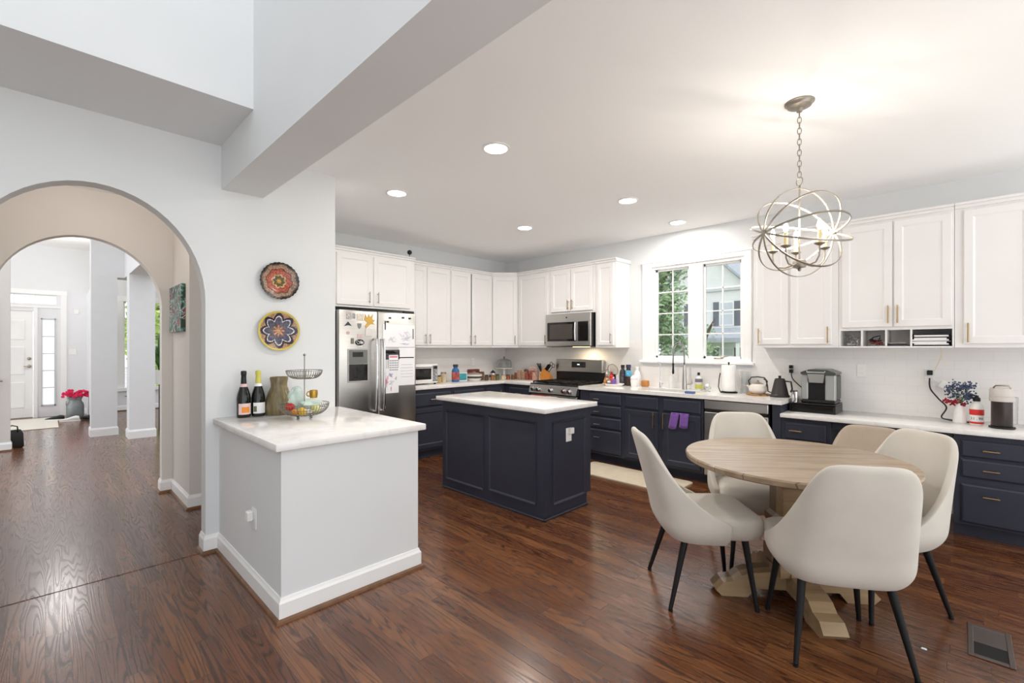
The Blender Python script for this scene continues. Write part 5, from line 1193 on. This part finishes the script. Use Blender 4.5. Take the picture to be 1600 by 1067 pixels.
t = thing('milk_frother', 'small polished steel milk frother cup left of the coffee maker', 'frother', (4.99, 1.225-.09, DT+.0855)); t.location = (4.955, 1.13, DT+.086)
MB().lathe([(.0001, 0), (.026, 0), (.027, .004), (.027, .10), (.0001, .10)], seg=24).build('cup', M['chrome'], t); MB().lathe([(.0001, .1), (.022, .1), (.018, .112), (.0001, .114)], seg=20).build('lid', M['glass'], t)
# outlets and cords
def outlet(label, y, z, plugs=(), x=WX-.009, decora=False):
    t = thing('wall_outlet', label, 'outlet', (x, y, z), RW)
    MB().box(-.035, -.006, -.058, .035, 0, .058, .002).build('cover_plate', M['plastic'], t)
    for s in (-1, 1): MB().box(-.016, -.008, s*.02-.013, .016, -.0055, s*.02+.013, .002).build('socket', M['white'], t)
    return t
outlet('white outlet with two black plugs above the kettle', 1.25, 1.185)
outlet('blank white wall plate on the backsplash between kettle and cubby cabinet', .676, 1.185)
outlet('white outlet with black plug and hanging adapter under the cubbies', .205, 1.165)
t = thing('wall_outlet', 'white outlet on the back wall above the framed picture', 'outlet', (4.636, WY-.009, 1.18)); MB().box(-.035, -.006, -.058, .035, 0, .058, .002).build('cover_plate', M['plastic'], t); MB().box(-.012, -.008, -.03, .012, -.0055, .03).build('socket', M['white'], t)
def cord(name, label, pts, r, m, plug=None):
    P = [Vector(p) for p in pts]; out = []
    for i in range(len(P)-1):
        p0, p1, p2, p3 = P[max(i-1, 0)], P[i], P[i+1], P[min(i+2, len(P)-1)]
        for q in range(8):
            u = q/8; out.append(.5*((2*p1)+(-p0+p2)*u+(2*p0-5*p1+4*p2-p3)*u*u+(-p0+3*p1-3*p2+p3)*u**3))
    out.append(P[-1])
    if plug:
        t = thing(name, label, 'cord', (0, 0, 0)); MB().tube(out, r, 8).build('cable', m, t)
        for b in plug: MB().box(*b, .003).build('plug', M['black'], t)
        return t
    return tag(MB().tube(out, r, 8).build(name, m), label, 'cord')
cord('power_cord', 'black cord from the outlet above the kettle to the coffee maker', [(WX-.04, 1.245, 1.15), (WX-.06, 1.23, 1.09), (WX-.09, 1.17, 1.03), (5.22, 1.11, .99), (5.2, 1.07, .95)], .005, M['black'], plug=[(WX-.055, 1.230, 1.188, WX-.018, 1.262, 1.222), (WX-.055, 1.230, 1.143, WX-.018, 1.262, 1.180)])
cord('power_cord', 'black cord hanging from the outlet under the cubbies to the desk worktop', [(WX-.045, .205, 1.14), (WX-.05, .20, 1.05), (WX-.06, .15, .97), (WX-.07, .10, .90), (WX-.09, .13, .82), (5.20, .08, .807), (5.16, -.0, .807), (5.12, -.06, .807)], .0055, M['black'], plug=[(WX-.055, .185, 1.165, WX-.018, .222, 1.205)])
t = thing('plug_adapter', 'white square adapter dangling beside the outlet with thin white cord', 'adapter', (WX-.04, .11, 1.08), RW)
mb = MB(); mb.obox((0, 0, 0), .038, .014, .034, Matrix.Rotation(.5, 3, 'Y'), .008); mb.build('adapter_body', M['plastic'], t)
MB().tube([(-.095, 0, .08), (-.07, -.01, .05), (-.03, 0, .02)], .003, 6).build('cable', M['plastic'], t)
cord('hanging_cord', 'thin cream cord dropping from the cubby to the outlet', [(5.20, .135, 1.398), (5.25, .13, 1.33), (5.29, .15, 1.27), (WX-.02, .175, 1.20)], .0022, M['candle'])
# vase with flowers
t = thing('flower_vase', 'slim white vase of blue and dark red dried flowers on the desk worktop', 'vase', (5.13, .02, DT))
MB().lathe([(.0001, 0), (.040, 0), (.042, .01), (.034, .08), (.024, .14), (.023, .155), (.019, .155), (.019, .12), (.0001, .1)], seg=28).build('body', M['white'], t)
rg = random.Random(5); st = MB(); fl = MB(); rd = MB()
for k in range(22):
    a = rg.random()*6.28; r = .03+.052*rg.random(); h = .205+.10*rg.random(); tip = Vector((r*cos(a)*.8, r*sin(a), h)); st.tube([(0, 0, .13), (tip.x*.4, tip.y*.4, .13+(h-.13)*.55), tip], .0012, 4)
    for q in range(16):
        p = tip+Vector((rg.gauss(0, .016), rg.gauss(0, .018), rg.gauss(0, .018))); fl.ball(p, .0042+.003*rg.random(), 5)
for (cx_, cy_, cz_) in ((-.02, .065, .165), (-.02, .045, .155), (-.025, -.02, .15), (-.03, .02, .175), (-.02, .08, .175)):
    for q in range(14): rd.ball((cx_+rg.gauss(0, .008), cy_+rg.gauss(0, .010), cz_+rg.gauss(0, .008)), .007, 6)
st.build('stems', M['green'], t); fl.build('blue_flowers', mat('blue_dried', (74, 82, 112), .8, var=.6, vscale=60), t); rd.build('red_flowers', mat('dark_red_dried', (150, 32, 50), .8, var=.4, vscale=60), t)
# cleaner bottle
t = thing('cleaner_bottle', 'white bottle with black cap and red label between flowers and coffee machine', 'bottle', (5.10, -.075, DT), face(-cos(radians(44)), -sin(radians(20))))
MB().lathe([(.0001, 0), (.038, 0), (.041, .006), (.041, .13), (.034, .155), (.018, .17), (.017, .18), (.0001, .18)], seg=32).build('body', M['white'], t)
MB().lathe([(.0001, .18), (.022, .18), (.022, .205), (.012, .215), (.012, .225), (.0001, .226)], seg=20).build('cap', M['black'], t)
MB().tube([(0, 0, .222), (-.012, .02, .228), (-.015, .035, .222)], .007, 8).build('nozzle', M['black'], t)
MB().lathe([(.0411, .075), (.0418, .076), (.0418, .118), (.0411, .119)], seg=32).build('red_label', M['redlabel'], t)
MB().lathe([(.0411, .008), (.0416, .009), (.0416, .022), (.0411, .023)], seg=32).build('red_stripe', M['redlabel'], t)
bx = bpy.data.objects
import mathutils
def curved_text(s, size, m, parent, R, z, ang, name='lettering'):
    """letters laid one by one round a bottle, one mesh"""
    me = bpy.data.meshes.new(name); bm = bmesh.new(); dg = bpy.context.evaluated_depsgraph_get()
    for i, chh in enumerate(s):
        a = ang+(i-(len(s)-1)/2)*size*.62/R
        o = text(chh, size, m, None, (0, 0, 0), (0, 0, 0)); dg.update(); tm = bpy.data.meshes.new_from_object(o.evaluated_get(dg))
        mt = Matrix.Translation((R*cos(a), R*sin(a), z)) @ Matrix.Rotation(a+pi/2, 4, 'Z') @ Matrix.Rotation(pi/2, 4, 'X'); tm.transform(mt); bm.from_mesh(tm)
        bpy.data.meshes.remove(tm); cu = o.data; bpy.data.objects.remove(o); bpy.data.curves.remove(cu)
    bm.to_mesh(me); bm.free(); me.materials.append(m); q = bpy.data.objects.new(name, me); COL.objects.link(q); q.parent = parent; return q
t.rotation_euler.z = 0
curved_text('21.90', .026, mat('teal_ink', (40, 70, 80), .5), t, .0415, .048, atan2(.075-.03, -5.10)+.0)
# pod machine
t = thing('espresso_machine', 'pale grey and dark brown capsule coffee machine at the right edge', 'coffee machine', (4.99, -.205, DT)); t.scale = (.86, .84, 1)
dk = mat('dark_brown_plastic', (52, 42, 42), .3); gr = mat('warm_grey_plastic', (204, 196, 190), .4)
MB().lathe([(.0001, 0), (.082, 0), (.084, .006), (.084, .014), (.0001, .016)], seg=36).build('base', M['black'], t)
MB().lathe([(.0001, .016), (.066, .016), (.068, .02), (.068, .20), (.0001, .20)], seg=36).build('body', dk, t)
MB().lathe([(.0001, .20), (.078, .20), (.080, .205), (.080, .232), (.077, .235), (.080, .238), (.079, .285), (.070, .30), (.0001, .302)], seg=36).build('head', gr, t)
MB().tube([(-.05, .055, .30), (-.06, .04, .318), (-.065, 0, .32), (-.06, -.04, .318), (-.05, -.055, .30)], .006).build('handle', M['nickel'], t)
MB().lathe([(.0001, 0), (.045, 0), (.05, .20), (.0001, .205)], (.075, -.055, .03), 24).build('water_tank', M['glass'], t)

# ---- things in the cubbies
def cubx(y): return y
t = thing('white_cable_bundle', 'bundle of white and grey cables in the first cubby', 'cables', (5.08, .715, UZ+.013))
for k in range(5):
    mb = MB(); rg = random.Random(k+30); mb.tube([(rg.uniform(-.02, .06), rg.uniform(-.055, .055), rg.uniform(.004, .095)) for _ in range(7)], .0035, 6); mb.build('cable', M['plastic'] if k % 2 else mat('grey_cable%d' % k, (120, 120, 122), .5), t)
t = thing('red_cable_bundle', 'dark red bundle of cables in the second cubby', 'cables', (5.08, .545, UZ+.013))
for k in range(5):
    mb = MB(); rg = random.Random(k+50); mb.tube([(rg.uniform(-.02, .06), rg.uniform(-.05, .045), rg.uniform(.006, .04+.05*(k > 2))) for _ in range(7)], .005, 6); mb.build('cable', mat('red_cable%d' % k, (120, 50, 46), .5) if k < 3 else M['black'], t)
for k in range(3):
    o = MB().box(-.10, -.055, 0, .10, .055, .006).build('thin_notebook', M['ink'] if k == 0 else (M['black'] if k == 1 else M['nickel'])); o.location = (5.15, .39+.01*k, UZ+.018+.0085*k); o.rotation_euler = (0, 0, .1*k-.1)
    tag(o, ['lowest dark notebook in the third cubby', 'middle black notebook in the third cubby', 'top silver notebook in the third cubby'][k], 'notebook', 'notebooks in the third cubby')
for k in range(9):
    m = [M['black'], M['paper'], M['paper'], M['nickel'], M['paper'], M['paper'], M['black'], M['paper'], M['black']][k]; h = [.010, .012, .014, .006, .012, .012, .008, .014, .012][k]
    z = UZ+.013+sum([.0102, .0122, .0142, .0062, .0122, .0122, .0082, .0142, .0122][:k])
    o = MB().box(-.12, -.115+.012*(k % 3), 0, .12, .115-.01*(k % 2), h, .001).build('magazine', m, loc=(5.165, .185, z))
    tag(o, ['black folder at the very bottom of the magazine stack', 'white magazine second from bottom in the cubby stack', 'thick white magazine third from bottom', 'thin silver booklet low in the stack', 'white magazine in the middle of the stack', 'white magazine just above the middle', 'black booklet near the top of the stack', 'white magazine second from top', 'black folder on top of the magazine stack'][k], 'magazine', 'magazines stacked in the wide cubby')
# small dark ball ornament on top of the fridge cabinet
t = thing('ball_ornament', 'small black ball on a stem on top of the fridge cabinet', 'ornament', (3.235, 5.0, 2.5305))
MB().lathe([(.0001, 0), (.02, 0), (.02, .006), (.0045, .01), (.0045, .05), (.0001, .05)], seg=16).build('stem', M['black'], t); MB().ball((.0, 0, .075), .030, 20).build('ball', M['black'], t)

# ------------------------------------------------------------------ floor things
mb = MB(); mb.prism([(4.20, 1.98), (4.66, 1.98), (4.69, 2.01), (4.70, 3.17), (4.67, 3.21), (4.22, 3.21), (4.19, 3.18), (4.18, 2.0)], 'z', .0005, .013)
tag(mb.build('kitchen_mat', mat('beige_mat', (206, 194, 172), .9, var=.06, vscale=10, bump=.3, bscale=200)), 'long beige anti-fatigue mat on the floor before the sink cabinets', 'mat')
t = thing('floor_register', 'grey metal floor vent set in the wood at the lower right', 'vent', (3.12, -.09, 0))
MB().box(-.17, -.075, .0005, .17, -.055, .006, .002).box(-.17, .055, .0005, .17, .075, .006, .002).box(-.17, -.055, .0005, -.145, .055, .006, .002).box(.145, -.055, .0005, .17, .055, .006, .002).build('frame', mat('register_metal', (112, 100, 94), .35, metal=.7), t)
MB().box(-.145, -.055, .0005, .145, .055, .002).build('opening', M['dark'], t)  # dark sheet painted as the shade inside the vent
MB().box(-.02, -.055, .002, .145, .055, .004).build('damper_plate', mat('register_metal2', (104, 94, 90), .4, metal=.6), t)
tag(MB().box(-.008, -.01, .0005, .008, .01, .004, .002).build('paper_scrap', M['paper'], loc=(2.86, .13, 0)), 'tiny white scrap lying on the floor by the vent', 'scrap')

# ------------------------------------------------------------------ outside the kitchen window
struct(MB().box(-60, 13.45, -.9, WX+.15, 60, -.6).build('ground_bounce_front', mat('pale_bounce', (206, 204, 200), .9, var=.05, vscale=1)))  # pale ground added so the sidelight glass turns white
struct(MB().box(WX+.15, -30, -.9, 60, 60, -.6).build('ground', mat('lawn', (104, 130, 74), .9, var=.2, vscale=1)))
M['siding'] = mat('white_siding', (236, 236, 236), .7, var=.02)
HXo = 22.0
t = thing('neighbour_house', 'white neighbouring house with dark shutters seen through the kitchen window', 'house', (HXo, 7.6, -.6))
mb = MB(); mb.box(0, -.8, 0, 8, 3.4, 4.75).box(1.0, -7, 0, 7, -.8, 4.3)
for k in range(23): mb.box(-.015, -.8, .2*k, 0, 3.4, .2*k+.185)
mb.build('wall', M['siding'], t, smooth=False)
mb = MB(); mb.prism([(-.75, 4.75), (3.35, 4.75), (1.3, 6.8)], 'x', 0, 8); mb.build('gable', M['siding'], t, smooth=False)
rf = mat('grey_shingle', (176, 182, 190), .9, var=.1, vscale=6)
mb = MB(); mb.prism([(-1.05, 4.55), (-1.05, 4.68), (1.3, 7.0), (3.65, 4.68), (3.65, 4.55), (1.3, 6.84)], 'x', -.3, 8.3); mb.build('roof', rf, t, smooth=False)
mb = MB(); mb.prism([(.7, 4.25), (.7, 4.35), (4, 6.2), (7.3, 4.35), (7.3, 4.25)], 'y', -7.3, -1.1); mb.build('wing_roof', rf, t, smooth=False)
MB().box(-.12, -.9, 4.62, 0, 3.5, 4.74).build('gutter', mat('gutter_grey', (206, 208, 212), .6), t)
sh = mat('slate_shutter', (104, 108, 116), .6); pg_ = mat('house_pane', (200, 206, 214), .1)
for (yc, z0, z1) in ((.16, 3.0, 4.12), (.16, 1.25, 2.0), (2.5, 3.0, 4.12)):
    f_ = MB().box(-.05, yc-.33, z0, 0, yc+.33, z1).build('window', M['trim'], t); MB().box(-.06, yc-.27, z0+.06, -.05, yc+.27, (z0+z1)/2-.03).box(-.06, yc-.27, (z0+z1)/2+.03, -.05, yc+.27, z1-.06).build('pane', pg_, f_)
    for s_ in (-1, 1): MB().box(-.06, yc+s_*.47-.13, z0, -.01, yc+s_*.47+.13, z1).build('shutter', sh, t)
mb = MB(); mb.prism([(-1.4, 2.22), (-1.4, 2.42), (0, 2.92), (0, 2.75)], 'y', -.9, 3.4); mb.build('porch_roof', rf, t, smooth=False)
for y in (-.8, 1.4, 3.2): MB().box(-1.35, y, 0, -1.22, y+.12, 2.22).build('porch_post', M['trim'], t)
M['leaf'] = mat('summer_leaves', (158, 184, 140), .6, var=.40, vscale=2.5); M['bark'] = mat('bark', (96, 80, 66), .9, var=.3)
def tree(label, x, y, h, R, n, seed, z=-.6, leaf=.16, m=None):
    t = thing('leafy_tree', label, 'tree', (x, y, z)); rg = random.Random(seed)
    mb = MB(); mb.cyl((0, 0, 0), (.1, .1, h*.6), .16, .08, 10)
    for k in range(7): a = k*.9; mb.tube([(.05, .05, h*(.25+.05*k)), (cos(a)*R*.5, sin(a)*R*.5, h*(.45+.06*k)), (cos(a)*R*.8, sin(a)*R*.8, h*(.55+.06*k))], [.06, .035, .015], 6)
    mb.build('trunk', M['bark'], t); mb = MB(); cl = []
    while len(cl) < 46:
        q = [rg.uniform(-1, 1) for _ in range(3)]
        if sum(v*v for v in q) < 1: cl.append((q[0]*R*.8, q[1]*R*.8, h*.55+q[2]*h*.38))
    for k in range(n):
        c = cl[rg.randrange(len(cl))]; d = Vector((rg.gauss(0, 1), rg.gauss(0, 1), rg.gauss(0, 1))).normalized()*(R*.33*rg.random()**.4)
        p = Vector(c)+d; p.z = max(.25, p.z); u = Vector((rg.gauss(0, 1), rg.gauss(0, 1), rg.gauss(0, 1))).normalized(); w_ = u.orthogonal().normalized(); s = leaf*(.6+.7*rg.random())
        mb.quad(p-u*s*.6, p+w_*s*.3, p+u*s*.6, p-w_*s*.3)
    mb.build('foliage', m or M['leaf'], t, smooth=False); return t
tree('dense green tree filling the left half of the kitchen window', 13.6, 7.3, 5.6, 1.55, 9000, 3)
tree('small loose tree in front of the neighbouring house', 16.5, 6.75, 3.3, .62, 900, 5, leaf=.12)
tree('green tree outside the dining room window', 3.1, 19.5, 6.0, 2.4, 6000, 9, leaf=.22, m=mat('lime_leaves', (190, 212, 110), .6, var=.4, vscale=2))
